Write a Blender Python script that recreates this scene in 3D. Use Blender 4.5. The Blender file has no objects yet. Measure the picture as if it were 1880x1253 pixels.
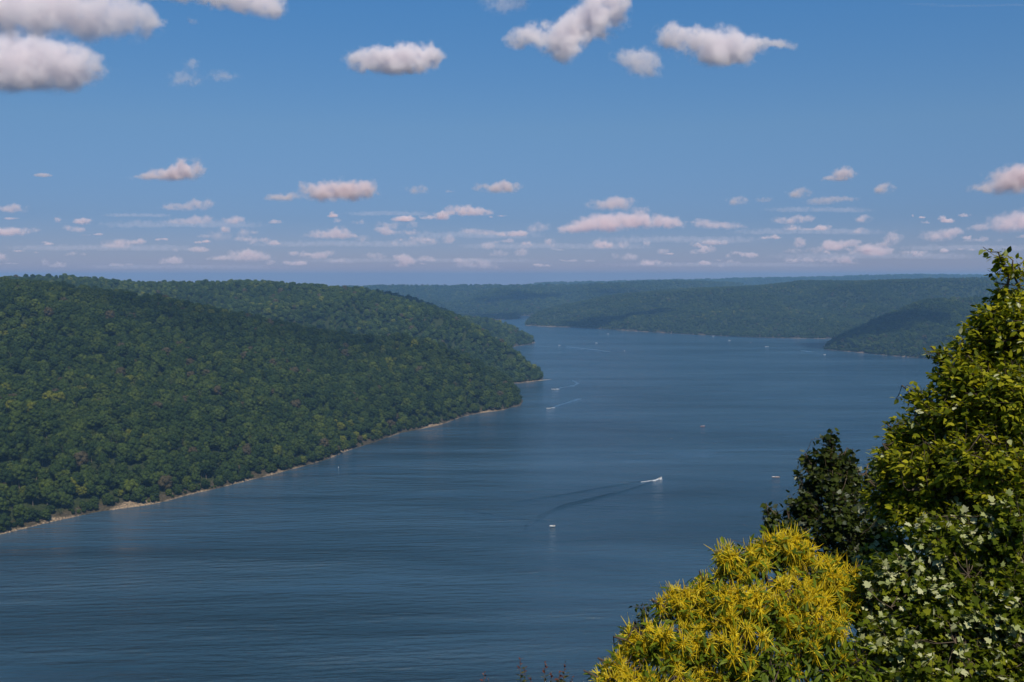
import bpy, math, random
import numpy as np
from mathutils import Vector, Matrix, Euler

random.seed(7)
rng = np.random.default_rng(7)
SC = bpy.context.scene
COL = SC.collection
R = math.radians

# ---------------------------------------------------------------- camera
F = 35.0 / 36.0 * 1880.0          # focal length in pixels of the 1880 px wide photograph
HC = 200.0                        # the overlook stands about 200 m above the lake
PITCH = math.atan((626.5 - 510.0) / F)
cam_d = bpy.data.cameras.new('camera'); cam = bpy.data.objects.new('camera', cam_d); COL.objects.link(cam)
cam_d.lens = 35.0; cam_d.sensor_width = 36.0; cam_d.clip_start = 0.1; cam_d.clip_end = 300000.0
cam.location = (0, 0, HC); cam.rotation_euler = (math.pi / 2 - PITCH, 0, 0)
SC.camera = cam

# ---------------------------------------------------------------- light
SUN_AZ, SUN_EL = R(165), R(54)    # azimuth clockwise from the view direction
SUN = Vector((math.cos(SUN_EL) * math.sin(SUN_AZ), math.cos(SUN_EL) * math.cos(SUN_AZ), math.sin(SUN_EL)))
world = bpy.data.worlds.new('World'); SC.world = world; world.use_nodes = True
nt = world.node_tree; nt.nodes.clear()
sky = nt.nodes.new('ShaderNodeTexSky'); sky.sky_type = 'NISHITA'; sky.sun_disc = False
sky.sun_elevation = SUN_EL; sky.sun_rotation = SUN_AZ
sky.altitude = 500; sky.air_density = 1.0; sky.dust_density = 0.3; sky.ozone_density = 2.2
geo_ = nt.nodes.new('ShaderNodeTexCoord'); sp_ = nt.nodes.new('ShaderNodeSeparateXYZ'); mz_ = nt.nodes.new('ShaderNodeMath'); cb_ = nt.nodes.new('ShaderNodeCombineXYZ')
mz_.operation = 'MAXIMUM'; mz_.inputs[1].default_value = 0.004
nt.links.new(geo_.outputs['Generated'], sp_.inputs[0]); nt.links.new(sp_.outputs[2], mz_.inputs[0])
for k_ in (0, 1): nt.links.new(sp_.outputs[k_], cb_.inputs[k_])
nt.links.new(mz_.outputs[0], cb_.inputs[2]); nt.links.new(cb_.outputs[0], sky.inputs[0])
# the air of that day: clear deep blue overhead, lavender towards the horizon
air = nt.nodes.new('ShaderNodeValToRGB'); el_ = air.color_ramp.elements
while len(el_) > 1: el_.remove(el_[-1])
AIR = [(0.0, (0.53, 0.51, 0.92)), (0.02, (0.47, 0.51, 0.86)), (0.057, (0.40, 0.52, 0.84)), (0.146, (0.56, 0.76, 0.97)), (0.264, (0.50, 0.93, 1.24)), (1.0, (0.50, 0.93, 1.24))]
el_[0].position = AIR[0][0]; el_[0].color = (*AIR[0][1], 1)
for p_, c_ in AIR[1:]: e_ = el_.new(p_); e_.color = (*c_, 1)
nt.links.new(mz_.outputs[0], air.inputs[0])
tint = nt.nodes.new('ShaderNodeMix'); tint.data_type = 'RGBA'; tint.blend_type = 'MULTIPLY'
tint.inputs['Factor'].default_value = 1.0
nt.links.new(air.outputs[0], tint.inputs['B'])
bg = nt.nodes.new('ShaderNodeBackground'); bg.inputs['Strength'].default_value = 0.078
wo = nt.nodes.new('ShaderNodeOutputWorld')
nt.links.new(sky.outputs[0], tint.inputs['A']); nt.links.new(tint.outputs['Result'], bg.inputs[0])
nt.links.new(bg.outputs[0], wo.inputs[0])
sl = bpy.data.lights.new('sun', 'SUN'); sl.energy = 4.7; sl.angle = R(0.53); sl.color = (1.0, 0.90, 0.76)
so = bpy.data.objects.new('sun', sl); COL.objects.link(so); so.location = (50, -20, 400)
so.rotation_euler = SUN.to_track_quat('Z', 'Y').to_euler()

vs = SC.view_settings
vs.view_transform = 'Standard'; vs.look = 'None'; vs.gamma = 1.0; vs.use_curve_mapping = False
vs.exposure = 0.0
cy = SC.cycles
cy.max_bounces = 14; cy.diffuse_bounces = 3; cy.glossy_bounces = 3; cy.transmission_bounces = 4
cy.volume_bounces = 12; cy.transparent_max_bounces = 8
cy.use_denoising = True
try: cy.denoiser = 'OPENIMAGEDENOISE'
except Exception: pass
cy.caustics_reflective = False; cy.caustics_refractive = False

# ---------------------------------------------------------------- helpers
CP, SP = math.cos(PITCH), math.sin(PITCH)
def ray(px, py):
    x = (np.asarray(px, float) - 940.0) / F; y = (626.5 - np.asarray(py, float)) / F
    return np.stack([x, CP + y * SP, y * CP - SP], -1)
def at(px, py, Y):                 # the point at depth Y in the direction of a pixel
    d = ray(px, py); t = np.asarray(Y, float) / d[..., 1]
    return d * t[..., None] + np.array([0, 0, HC])
def on_water(px, py):
    d = ray(px, py); t = -HC / d[..., 2]
    return d * t[..., None] + np.array([0, 0, HC])
def project(P):
    P = np.asarray(P, float); X = P[..., 0]; Yv = P[..., 1] * CP - (P[..., 2] - HC) * SP
    U = P[..., 1] * SP + (P[..., 2] - HC) * CP
    Yv = np.maximum(Yv, 1e-3)
    return 940 + F * X / Yv, 626.5 - F * U / Yv, Yv

def hash3(i, j, k, s):
    n = (i * 73856093) ^ (j * 19349663) ^ (k * 83492791) ^ (s * 2654435761 & 0x7fffffff)
    n = (n ^ (n >> 13)) * 1274126177 & 0x7fffffff
    n = (n ^ (n >> 16)) * 668265263 & 0x7fffffff
    return ((n ^ (n >> 15)) & 0xffff) / 32767.5 - 1.0
def vnoise(p, s=0):
    p = np.asarray(p, float); f = np.floor(p); i = f.astype(np.int64); t = p - f; t = t * t * (3 - 2 * t)
    out = 0
    for a in (0, 1):
        for b in (0, 1):
            for c in (0, 1):
                w = (t[..., 0] if a else 1 - t[..., 0]) * (t[..., 1] if b else 1 - t[..., 1]) * (t[..., 2] if c else 1 - t[..., 2])
                out = out + w * hash3(i[..., 0] + a, i[..., 1] + b, i[..., 2] + c, s)
    return out
def fbm(p, octv=4, s=0):
    p = np.asarray(p, float); a = 1.0; out = 0
    for o in range(octv):
        out = out + a * vnoise(p, s + o); p = p * 2.03 + 17.3; a *= 0.5
    return out

def link(o, parent=None):
    COL.objects.link(o)
    if parent is not None: o.parent = parent
    return o
def tag(o, label=None, cat=None, group=None, kind=None):
    if label: o['label'] = label
    if cat: o['category'] = cat
    if group: o['group'] = group
    if kind: o['kind'] = kind
    return o
def empty(name, loc, label=None, cat=None, group=None, rz=0.0):
    o = bpy.data.objects.new(name, None); o.empty_display_size = 0.5
    o.location = loc; o.rotation_euler = (0, 0, rz)
    return tag(link(o), label, cat, group)
def mesh_np(name, V, faces, mats=(), smooth=False, mi=None):
    me = bpy.data.meshes.new(name)
    V = np.asarray(V, np.float32)
    if isinstance(faces, np.ndarray):
        n, k = faces.shape
        me.vertices.add(len(V)); me.vertices.foreach_set('co', V.ravel())
        me.loops.add(n * k); me.loops.foreach_set('vertex_index', faces.astype(np.int32).ravel())
        me.polygons.add(n); me.polygons.foreach_set('loop_start', np.arange(0, n * k, k, dtype=np.int32))
        me.polygons.foreach_set('loop_total', np.full(n, k, np.int32))
        me.update(calc_edges=True)
    else:
        me.from_pydata(V.tolist(), [], [tuple(int(i) for i in f) for f in faces])
    for m in mats: me.materials.append(m)
    if mi is not None: me.polygons.foreach_set('material_index', np.asarray(mi, np.int32))
    if smooth: me.polygons.foreach_set('use_smooth', np.ones(len(me.polygons), bool))
    me.validate(); me.update()
    return me
def obj(name, me, parent=None):
    return link(bpy.data.objects.new(name, me), parent)

def mat(name):
    m = bpy.data.materials.new(name); m.use_nodes = True; n = m.node_tree; n.nodes.clear()
    out = n.nodes.new('ShaderNodeOutputMaterial')
    return m, n, out
def node(n, t, **kw):
    x = n.nodes.new(t)
    for k, v in kw.items():
        if k in x.inputs.keys(): x.inputs[k].default_value = v
        else: setattr(x, k, v)
    return x
def ramp(n, stops, fac=None, interp='LINEAR'):
    r = n.nodes.new('ShaderNodeValToRGB'); r.color_ramp.interpolation = interp
    e = r.color_ramp.elements
    while len(e) > 1: e.remove(e[-1])
    e[0].position = stops[0][0]; e[0].color = (*stops[0][1], 1)
    for p, c in stops[1:]:
        q = e.new(p); q.color = (*c, 1)
    if fac is not None: n.links.new(fac, r.inputs[0])
    return r
def plain(name, c, rough=0.6, spec=0.3, noise=0.0, scale=5.0, metal=0.0):
    m, n, out = mat(name)
    b = node(n, 'ShaderNodeBsdfPrincipled'); b.inputs['Roughness'].default_value = rough
    b.inputs['Specular IOR Level'].default_value = spec; b.inputs['Metallic'].default_value = metal
    tc = node(n, 'ShaderNodeTexCoord'); nz = node(n, 'ShaderNodeTexNoise', Scale=scale, Detail=4.0)
    n.links.new(tc.outputs['Object'], nz.inputs['Vector'])
    k = noise
    r = ramp(n, [(0.3, tuple(max(0, v * (1 - k)) for v in c)), (0.7, tuple(min(1, v * (1 + k)) for v in c))], nz.outputs[0])
    n.links.new(r.outputs[0], b.inputs['Base Color']); n.links.new(b.outputs[0], out.inputs[0])
    return m

# ---------------------------------------------------------------- materials of the setting
def forest_leaf_mat(name='forest_foliage', k=(1, 1, 1)):
    m, n, out = mat(name)
    oi = node(n, 'ShaderNodeObjectInfo'); geo = node(n, 'ShaderNodeNewGeometry')
    big = node(n, 'ShaderNodeTexNoise', Scale=0.0085, Detail=3.0)
    n.links.new(oi.outputs['Location'], big.inputs['Vector'])
    add = node(n, 'ShaderNodeMath', operation='MULTIPLY_ADD'); n.links.new(big.outputs[0], add.inputs[0])
    add.inputs[1].default_value = 1.1; add.inputs[2].default_value = -0.62
    s = node(n, 'ShaderNodeMath', operation='ADD'); n.links.new(add.outputs[0], s.inputs[0]); n.links.new(oi.outputs['Random'], s.inputs[1])
    r = ramp(n, [(0.0, (0.019, 0.037, 0.015)), (0.35, (0.029, 0.053, 0.018)), (0.75, (0.045, 0.073, 0.021)),
                 (0.95, (0.062, 0.090, 0.020)), (1.0, (0.098, 0.118, 0.021))], s.outputs[0])
    # a few thin, greyish, half bare crowns
    gt = node(n, 'ShaderNodeMath', operation='GREATER_THAN'); n.links.new(oi.outputs['Random'], gt.inputs[0]); gt.inputs[1].default_value = 0.978
    mx = node(n, 'ShaderNodeMix', data_type='RGBA'); n.links.new(gt.outputs[0], mx.inputs['Factor'])
    n.links.new(r.outputs[0], mx.inputs['A']); mx.inputs['B'].default_value = (0.062, 0.058, 0.042, 1)
    fine = node(n, 'ShaderNodeTexNoise', Scale=0.9, Detail=2.0); n.links.new(geo.outputs['Position'], fine.inputs['Vector'])
    fr = ramp(n, [(0.3, (0.62, 0.62, 0.62)), (0.7, (1.3, 1.3, 1.22))], fine.outputs[0])
    mm = node(n, 'ShaderNodeMix', data_type='RGBA', blend_type='MULTIPLY'); mm.inputs['Factor'].default_value = 1
    n.links.new(mx.outputs['Result'], mm.inputs['A']); n.links.new(fr.outputs[0], mm.inputs['B'])
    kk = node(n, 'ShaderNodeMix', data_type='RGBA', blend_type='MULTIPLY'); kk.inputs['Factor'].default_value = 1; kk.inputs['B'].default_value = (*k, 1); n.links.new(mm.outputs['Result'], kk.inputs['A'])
    b = node(n, 'ShaderNodeBsdfDiffuse'); n.links.new(kk.outputs['Result'], b.inputs['Color'])
    n.links.new(b.outputs[0], out.inputs[0])
    return m
M_FOREST = forest_leaf_mat('forest_foliage', (1.08, 0.98, 0.78)); M_FOREST_LIT_TINT = forest_leaf_mat('forest_foliage_lit_tint', (1.30, 1.2, 1.05))  # second copy is tinted brighter in place of stronger sun and haze
M_BARK = plain('bark', (0.16, 0.135, 0.11), 0.9, 0.1, 0.4, 3.0)

def hill_mat():
    m, n, out = mat('forest_floor_and_bank')
    geo = node(n, 'ShaderNodeNewGeometry'); sep = node(n, 'ShaderNodeSeparateXYZ'); n.links.new(geo.outputs['Position'], sep.inputs[0])
    nz = node(n, 'ShaderNodeTexNoise', Scale=0.02, Detail=5.0); n.links.new(geo.outputs['Position'], nz.inputs['Vector'])
    nf = node(n, 'ShaderNodeTexNoise', Scale=0.6, Detail=5.0); n.links.new(geo.outputs['Position'], nf.inputs['Vector'])
    sand = ramp(n, [(0.30, (0.06, 0.05, 0.038)), (0.5, (0.20, 0.15, 0.10)), (0.72, (0.42, 0.32, 0.215))], nf.outputs[0])
    soil = ramp(n, [(0.3, (0.020, 0.028, 0.012)), (0.7, (0.042, 0.055, 0.02))], nf.outputs[0])
    h = node(n, 'ShaderNodeMath', operation='MULTIPLY_ADD'); n.links.new(nz.outputs[0], h.inputs[0]); h.inputs[1].default_value = -16.0
    n.links.new(sep.outputs[2], h.inputs[2])
    mr = node(n, 'ShaderNodeMapRange'); n.links.new(h.outputs[0], mr.inputs[0])
    mr.inputs[1].default_value = -8.0; mr.inputs[2].default_value = -6.6
    sb = node(n, 'ShaderNodeMapRange'); n.links.new(sep.outputs[2], sb.inputs[0]); sb.inputs[1].default_value = 4.0; sb.inputs[2].default_value = 7.0
    bk = ramp(n, [(0.3, (0.035, 0.030, 0.020)), (0.6, (0.075, 0.062, 0.040)), (0.8, (0.13, 0.10, 0.07))], nf.outputs[0])
    m2 = node(n, 'ShaderNodeMix', data_type='RGBA'); n.links.new(sb.outputs[0], m2.inputs['Factor']); n.links.new(bk.outputs[0], m2.inputs['A']); n.links.new(soil.outputs[0], m2.inputs['B'])
    soil = m2
    mx = node(n, 'ShaderNodeMix', data_type='RGBA'); n.links.new(mr.outputs[0], mx.inputs['Factor'])
    n.links.new(sand.outputs[0], mx.inputs['A']); n.links.new(soil.outputs['Result'], mx.inputs['B'])
    b = node(n, 'ShaderNodeBsdfDiffuse'); n.links.new(mx.outputs['Result'], b.inputs['Color'])
    bp = node(n, 'ShaderNodeBump', Strength=0.6, Distance=0.5); n.links.new(nf.outputs[0], bp.inputs['Height']); n.links.new(bp.outputs[0], b.inputs['Normal'])
    n.links.new(b.outputs[0], out.inputs[0])
    return m
M_HILL = hill_mat()

def water_mat():
    m, n, out = mat('lake_water')
    geo = node(n, 'ShaderNodeNewGeometry')
    def mapped(scale, rot=0.0):
        mp = node(n, 'ShaderNodeMapping'); mp.inputs['Scale'].default_value = scale; mp.inputs['Rotation'].default_value = (0, 0, rot)
        n.links.new(geo.outputs['Position'], mp.inputs['Vector']); return mp
    # calm slicks and wind-ruffled bands
    st = node(n, 'ShaderNodeTexNoise', Scale=1.0, Detail=5.0, Roughness=0.62); st.inputs['Distortion'].default_value = 0.6
    n.links.new(mapped((0.0030, 0.0120, 1), R(-8)).outputs[0], st.inputs['Vector'])
    band = node(n, 'ShaderNodeMapRange'); n.links.new(st.outputs[0], band.inputs[0])
    band.inputs[1].default_value = 0.34; band.inputs[2].default_value = 0.66; band.inputs[3].default_value = 0.30; band.inputs[4].default_value = 1.25
    s2 = node(n, 'ShaderNodeTexNoise', Scale=1.0, Detail=4.0, Roughness=0.6); n.links.new(mapped((0.006, 0.03, 1), R(6)).outputs[0], s2.inputs['Vector'])
    sm = node(n, 'ShaderNodeMath', operation='MULTIPLY_ADD'); n.links.new(s2.outputs[0], sm.inputs[0]); sm.inputs[1].default_value = 0.6; sm.inputs[2].default_value = -0.30
    sa = node(n, 'ShaderNodeMath', operation='ADD'); n.links.new(st.outputs[0], sa.inputs[0]); n.links.new(sm.outputs[0], sa.inputs[1]); n.links.new(sa.outputs[0], band.inputs[0])
    w1 = node(n, 'ShaderNodeTexWave', wave_type='BANDS', bands_direction='Y'); w1.inputs['Scale'].default_value = 1.0
    w1.inputs['Distortion'].default_value = 9.0; w1.inputs['Detail'].default_value = 3.0; w1.inputs['Detail Scale'].default_value = 0.7
    n.links.new(mapped((0.012, 0.045, 1), R(-27)).outputs[0], w1.inputs['Vector'])
    n1 = node(n, 'ShaderNodeTexNoise', Scale=1.0, Detail=6.0, Roughness=0.6); n.links.new(mapped((0.10, 0.30, 1), R(-22)).outputs[0], n1.inputs['Vector'])
    n2 = node(n, 'ShaderNodeTexNoise', Scale=1.0, Detail=4.0, Roughness=0.6); n.links.new(mapped((0.8, 1.3, 1), R(-10)).outputs[0], n2.inputs['Vector'])
    a = node(n, 'ShaderNodeMath', operation='MULTIPLY'); n.links.new(w1.outputs['Fac'], a.inputs[0]); a.inputs[1].default_value = 0.36
    b1 = node(n, 'ShaderNodeMath', operation='MULTIPLY_ADD'); n.links.new(n1.outputs[0], b1.inputs[0]); b1.inputs[1].default_value = 2.0; n.links.new(a.outputs[0], b1.inputs[2])
    n3 = node(n, 'ShaderNodeTexNoise', Scale=1.0, Detail=3.0, Roughness=0.55); n3.inputs['Distortion'].default_value = 0.4; n.links.new(mapped((0.022, 0.085, 1), R(-25)).outputs[0], n3.inputs['Vector'])
    b3 = node(n, 'ShaderNodeMath', operation='MULTIPLY_ADD'); n.links.new(n3.outputs[0], b3.inputs[0]); b3.inputs[1].default_value = 3.2; n.links.new(b1.outputs[0], b3.inputs[2]); b1 = b3
    c = node(n, 'ShaderNodeMath', operation='MULTIPLY_ADD'); n.links.new(n2.outputs[0], c.inputs[0]); c.inputs[1].default_value = 0.35; n.links.new(b1.outputs[0], c.inputs[2])
    hh = node(n, 'ShaderNodeMath', operation='MULTIPLY'); n.links.new(c.outputs[0], hh.inputs[0]); n.links.new(band.outputs[0], hh.inputs[1])
    bp = node(n, 'ShaderNodeBump', Strength=1.0, Distance=1.25); n.links.new(hh.outputs[0], bp.inputs['Height'])
    p = node(n, 'ShaderNodeBsdfPrincipled')
    p.inputs['Base Color'].default_value = (0.024, 0.062, 0.104, 1)
    # bright and dark streaks of reflected sky, painted into the water's base colour
    s3 = node(n, 'ShaderNodeTexNoise', Scale=1.0, Detail=6.0, Roughness=0.6); s3.inputs['Distortion'].default_value = 0.8; n.links.new(mapped((0.0012, 0.0065, 1), R(4)).outputs[0], s3.inputs['Vector'])
    s4 = node(n, 'ShaderNodeMath', operation='MULTIPLY_ADD'); n.links.new(sm.outputs[0], s4.inputs[0]); s4.inputs[1].default_value = 0.55; n.links.new(s3.outputs[0], s4.inputs[2])
    wc = ramp(n, [(0.30, (0.012, 0.033, 0.052)), (0.46, (0.020, 0.053, 0.086)), (0.62, (0.033, 0.077, 0.122)), (0.75, (0.043, 0.092, 0.142))], s4.outputs[0]); n.links.new(wc.outputs[0], p.inputs['Base Color'])
    rg = node(n, 'ShaderNodeMapRange'); n.links.new(band.outputs[0], rg.inputs[0]); rg.inputs[3].default_value = 0.07; rg.inputs[4].default_value = 0.15
    n.links.new(rg.outputs[0], p.inputs['Roughness']); p.inputs['IOR'].default_value = 1.333
    n.links.new(bp.outputs[0], p.inputs['Normal']); n.links.new(p.outputs[0], out.inputs[0])
    return m
M_WATER = water_mat()

# ---------------------------------------------------------------- lake
def sheet(name, x0, x1, y0, y1, z, nx, ny, m, kind):
    xs = np.linspace(x0, x1, nx); ys = np.linspace(y0, y1, ny)
    X, Y = np.meshgrid(xs, ys); V = np.stack([X, Y, np.full_like(X, z)], -1).reshape(-1, 3)
    i = (np.arange(ny - 1)[:, None] * nx + np.arange(nx - 1)[None]).ravel()
    o = obj(name, mesh_np(name, V, np.stack([i, i + 1, i + nx + 1, i + nx], -1), [m]))
    return tag(o, kind=kind)
lake = sheet('lake_water', -14000, 14000, 60, 15500, 0.0, 30, 30, M_WATER, 'structure')

# ---------------------------------------------------------------- hills
FOREST = []                        # scattered tree positions, one entry per hill
def hill(name, cols, back=(0, 380), tree_h=17, NU=150, NV=70, bump=14.0, seed=0, area=60.0, tscale=1.0, bank=1.3, gully=220.0, p=1.5, edge=1.6):
    cols = [(np.asarray(s, float), np.asarray(c, float)) for s, c in cols]
    S = np.array([c[0] for c in cols]); C = np.array([c[1] for c in cols]); C = C.copy(); C[:, 2] = np.maximum(C[:, 2] - tree_h, 2.0)
    L = np.concatenate([[0], np.cumsum(np.linalg.norm(np.diff(S[:, :2], axis=0), axis=1) + np.linalg.norm(np.diff(C[:, :2], axis=0), axis=1))])
    u = np.linspace(0, L[-1], NU)
    Si = np.stack([np.interp(u, L, S[:, k]) for k in range(3)], -1); Ci = np.stack([np.interp(u, L, C[:, k]) for k in range(3)], -1)
    ker = np.ones(5) / 5
    for A in (Si, Ci):
        for k in range(3): A[2:-2, k] = np.convolve(A[:, k], ker, 'valid')
    jit = fbm(np.stack([Si[:, 0] / 60, Si[:, 1] / 60, Si[:, 0] * 0 + seed], -1), 3, seed) * 5.0
    dirn = Ci[:, :2] - Si[:, :2]; dn = dirn / np.maximum(np.linalg.norm(dirn, axis=1, keepdims=True), 1e-3)
    Si[:, :2] += dn * jit[:, None]
    v = np.concatenate([np.linspace(0, 1, NV) ** 1.25, 1 + np.linspace(0.06, 1, 14)])
    V = np.zeros((NU, len(v), 3))
    for j, t in enumerate(v):
        if t <= 1:
            V[:, j, :2] = Si[:, :2] + (Ci[:, :2] - Si[:, :2]) * t
            V[:, j, 2] = Ci[:, 2] * (1 - (1 - t) ** p)
        else:
            q = t - 1
            V[:, j, :2] = Ci[:, :2] + np.array(back) * q
            V[:, j, 2] = Ci[:, 2] * (1 - q * q * (3 - 2 * q)) - 2.0 * q
    dist = np.linalg.norm(V[:, :, :2] - Si[:, None, :2], axis=2)
    w = np.clip(4 * v * (1 - v), 0, 1)[None, :] ** 0.8
    nz = fbm(np.stack([V[..., 0] / gully, V[..., 1] / gully, V[..., 0] * 0 + seed * 3.1], -1), 4, seed + 11)
    V[..., 2] += bump * nz * w * np.clip(Ci[:, None, 2] / 60, 0, 1)
    rc = np.hypot(Ci[:, 0], Ci[:, 1])[:, None]; rv = np.hypot(V[..., 0], V[..., 1])
    lim = HC + (Ci[:, None, 2] - HC) * rv / rc - 0.010 * (rc - rv)
    V[..., 2] = np.where(v[None, :] <= 1, np.minimum(V[..., 2], np.maximum(lim, 0.0)), V[..., 2])
    on = v[None, :] <= 1
    bz = bank * (0.65 + 0.6 * fbm(np.stack([V[..., 0] / 35, V[..., 1] / 35, V[..., 0] * 0], -1), 2, seed + 5))
    V[..., 2] = np.where(on, np.maximum(V[..., 2], 0) + np.clip(bz, 0.4, None) * (1 - np.exp(-dist / 3.0)), V[..., 2])
    V[:, 0, 2] = -0.6
    nv = len(v)
    i = (np.arange(NU - 1)[:, None] * nv + np.arange(nv - 1)[None]).ravel()
    o = obj(name, mesh_np(name, V.reshape(-1, 3), np.stack([i, i + nv, i + nv + 1, i + 1], -1), [M_HILL], True))
    tag(o, kind='structure')
    # trees
    jmax = NV + 3
    A = V[:-1, :jmax]; B = V[1:, :jmax]
    e1 = (B - A)[:, :-1, :2]; e2 = (A[:, 1:] - A[:, :-1])[..., :2]
    ar = np.abs(e1[..., 0] * e2[..., 1] - e1[..., 1] * e2[..., 0])
    n = int(ar.sum() / area)
    cell = rng.choice(ar.size, n, p=(ar / ar.sum()).ravel()); ci, cj = np.unravel_index(cell, ar.shape)
    a = rng.random(n)[:, None]; b = rng.random(n)[:, None]
    P = (V[ci, cj] * (1 - a) + V[ci + 1, cj] * a) * (1 - b) + (V[ci, cj + 1] * (1 - a) + V[ci + 1, cj + 1] * a) * b
    D = (dist[ci, cj] * (1 - b[:, 0]) + dist[ci, cj + 1] * b[:, 0])
    px, py, dep = project(P)
    keep = (D > 3.2 + 4.5 * np.clip(fbm(np.stack([P[:, 0] / 45, P[:, 1] / 45, P[:, 0] * 0], -1), 2, 3), 0, 1)) & (px > -160) & (px < 2040) & (P[:, 2] > 0.5)
    P = P[keep]; D = D[keep]
    # thin out trees that stand too close together
    cs = 0.62 * math.sqrt(area); occ = {}; ok = np.ones(len(P), bool)
    if len(P) < 40000:
        for q, (x, y) in enumerate(P[:, :2]):
            kx, ky = int(x // cs), int(y // cs)
            for dx in (-1, 0, 1):
                for dy in (-1, 0, 1):
                    for r_ in occ.get((kx + dx, ky + dy), ()):
                        if (P[r_, 0] - x) ** 2 + (P[r_, 1] - y) ** 2 < cs * cs: ok[q] = False; break
            if ok[q]: occ.setdefault((kx, ky), []).append(q)
    P = P[ok]; D = D[ok]
    # low bushy young trees along the water's edge
    if edge:
        ne = int(np.linalg.norm(np.diff(Si[:, :2], axis=0), axis=1).sum() / edge)
        ui = rng.random(ne) * (NU - 1.001); i0 = ui.astype(int); fr_ = (ui - i0)[:, None]
        gap = vnoise(np.stack([ui * 0.35, ui * 0, ui * 0 + seed], -1), 4)
        de = 2.2 + 6.5 * rng.random(ne) ** 1.3; E = []
        s0 = Si[i0] * (1 - fr_) + Si[i0 + 1] * fr_; c0 = Ci[i0] * (1 - fr_) + Ci[i0 + 1] * fr_
        dd = c0[:, :2] - s0[:, :2]; LL = np.linalg.norm(dd, axis=1, keepdims=True); ex = s0[:, :2] + dd / LL * de[:, None]
        ez = c0[:, 2] * (1 - (1 - np.clip(de / LL[:, 0], 0, 1)) ** p) + 1.2
        ex_, ey_, _ = project(np.c_[ex, ez]); kk = (gap < 0.5) & (ex_ > -160) & (ex_ < 2040) & (LL[:, 0] > 30)
        P = np.concatenate([P, np.c_[ex, ez][kk]]); D = np.concatenate([D, -de[kk]])
    FOREST.append(dict(name=name, P=P, D=D, scale=tscale, area=area))
    return o
def W(x, y): return (x, y, 0)

c1 = [(W(-620, 520), (-1500, 1250, 205)), (W(-520, 640), (-1150, 1380, 203)),
      (on_water(0, 981), at(-60, 506, 1480)), (on_water(60, 966), at(0, 510, 1490)), (on_water(160, 946), at(41, 512, 1495)),
      (on_water(290, 925), at(124, 520, 1505)), (on_water(400, 898), at(249, 537, 1515)), (on_water(450, 884), at(311, 547, 1525)),
      (on_water(520, 865), at(373, 560, 1530)), (on_water(600, 844), at(498, 585, 1545)), (on_water(690, 811), at(600, 603, 1560)),
      (on_water(735, 796), at(670, 613, 1570)), (on_water(800, 783), at(758, 616, 1580)), (on_water(870, 760), at(820, 633, 1590)),
      (on_water(920, 755), at(868, 655, 1598)), (on_water(943, 749), at(902, 675, 1602)), (on_water(958, 741), at(934, 694, 1606)),
      (W(22, 1612), at(948, 703, 1612)), (W(10, 1650), at(942, 705, 1625))]
hill('hill_near', c1, back=(-40, 240), area=33, seed=1, bump=24, NU=220, NV=90)
c2 = [(W(-1900, 1750), (-2200, 2400, 212)), (W(-1300, 1790), at(-150, 509, 2400)), (W(-1100, 1800), at(0, 507, 2400)), (W(-1000, 1810), at(41, 505, 2410)),
      (W(-900, 1810), at(112, 503, 2420)), (W(-830, 1815), at(170, 508, 2430)), (W(-740, 1820), at(250, 516, 2450)), (W(-640, 1830), at(350, 516, 2470)),
      (W(-500, 1835), at(480, 514, 2500)), (W(-420, 1840), at(543, 520, 2500)), (W(-360, 1845), at(597, 524, 2490)), (W(-280, 1850), at(661, 528, 2460)),
      (W(-230, 1855), at(688, 532, 2440)), (W(-170, 1860), at(734, 545, 2380)), (W(-110, 1870), at(785, 558, 2300)), (W(-60, 1880), at(818, 570, 2240)),
      (W(-20, 1890), at(848, 581, 2190)), (on_water(945, 705), at(885, 601, 2120)), (on_water(965, 703), at(919, 621, 2070)), (on_water(980, 701), at(952, 642, 2030)),
      (on_water(994, 698), at(977, 662, 2005)), (W(66, 1985), at(986, 675, 2005)), (W(58, 2030), at(984, 678, 2020))]
hill('hill_middle', c2, back=(-60, 340), area=44, seed=2, bump=34, NU=180)
c2b = [(W(-900, 2700), at(560, 526, 3000)), (W(-500, 2720), at(640, 527, 3000)), (W(-300, 2740), at(700, 532, 2980)), (W(-220, 2760), at(751, 541, 2960)), (W(-150, 2780), at(781, 551, 2930)),
       (W(-80, 2790), at(835, 575, 2900)), (W(-40, 2800), at(856, 586, 2880))]
hill('hill_ridge', c2b, back=(0, 200), area=75, seed=3, bump=5, NU=60, NV=30)
c3 = [(W(-200, 2860), at(800, 575, 3330)), (W(-120, 2900), at(852, 581, 3300)), (W(-60, 2920), at(879, 580, 3260)), (on_water(925, 640), at(912, 585, 3200)), (on_water(950, 636), at(942, 597, 3140)),
      (on_water(968, 633), at(966, 609, 3090)), (on_water(982, 630), at(976, 618, 3060)), (W(76, 3070), at(980, 622, 3075))]
hill('headland_mid', c3, back=(-40, 160), area=60, seed=4, bump=6, NU=80, NV=40)
c4 = [(on_water(964, 597.5), at(968, 588, 4290)), (on_water(985, 599), at(980, 576, 4380)), (on_water(1010, 600), at(992, 570, 4460)), (on_water(1053, 601), at(1021, 560, 4600)),
      (on_water(1100, 604), at(1066, 553, 4750)), (on_water(1159, 608), at(1100, 544, 4850)), (on_water(1239, 613), at(1146, 537, 4950)),
      (on_water(1310, 616.5), at(1252, 528, 5000)), (on_water(1380, 619.5), at(1346, 525, 4900)), (on_water(1450, 621.5), at(1405, 522, 4750)), (on_water(1530, 622), at(1468, 514, 4600)),
      (W(1250, 3380), at(1581, 515, 4650)), (W(1500, 3450), at(1651, 512, 4700)), (W(1900, 3500), at(1721, 509, 4700)), (W(2300, 3500), at(1809, 508, 4700)), (W(3000, 3500), at(2050, 505, 4700))]
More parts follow.
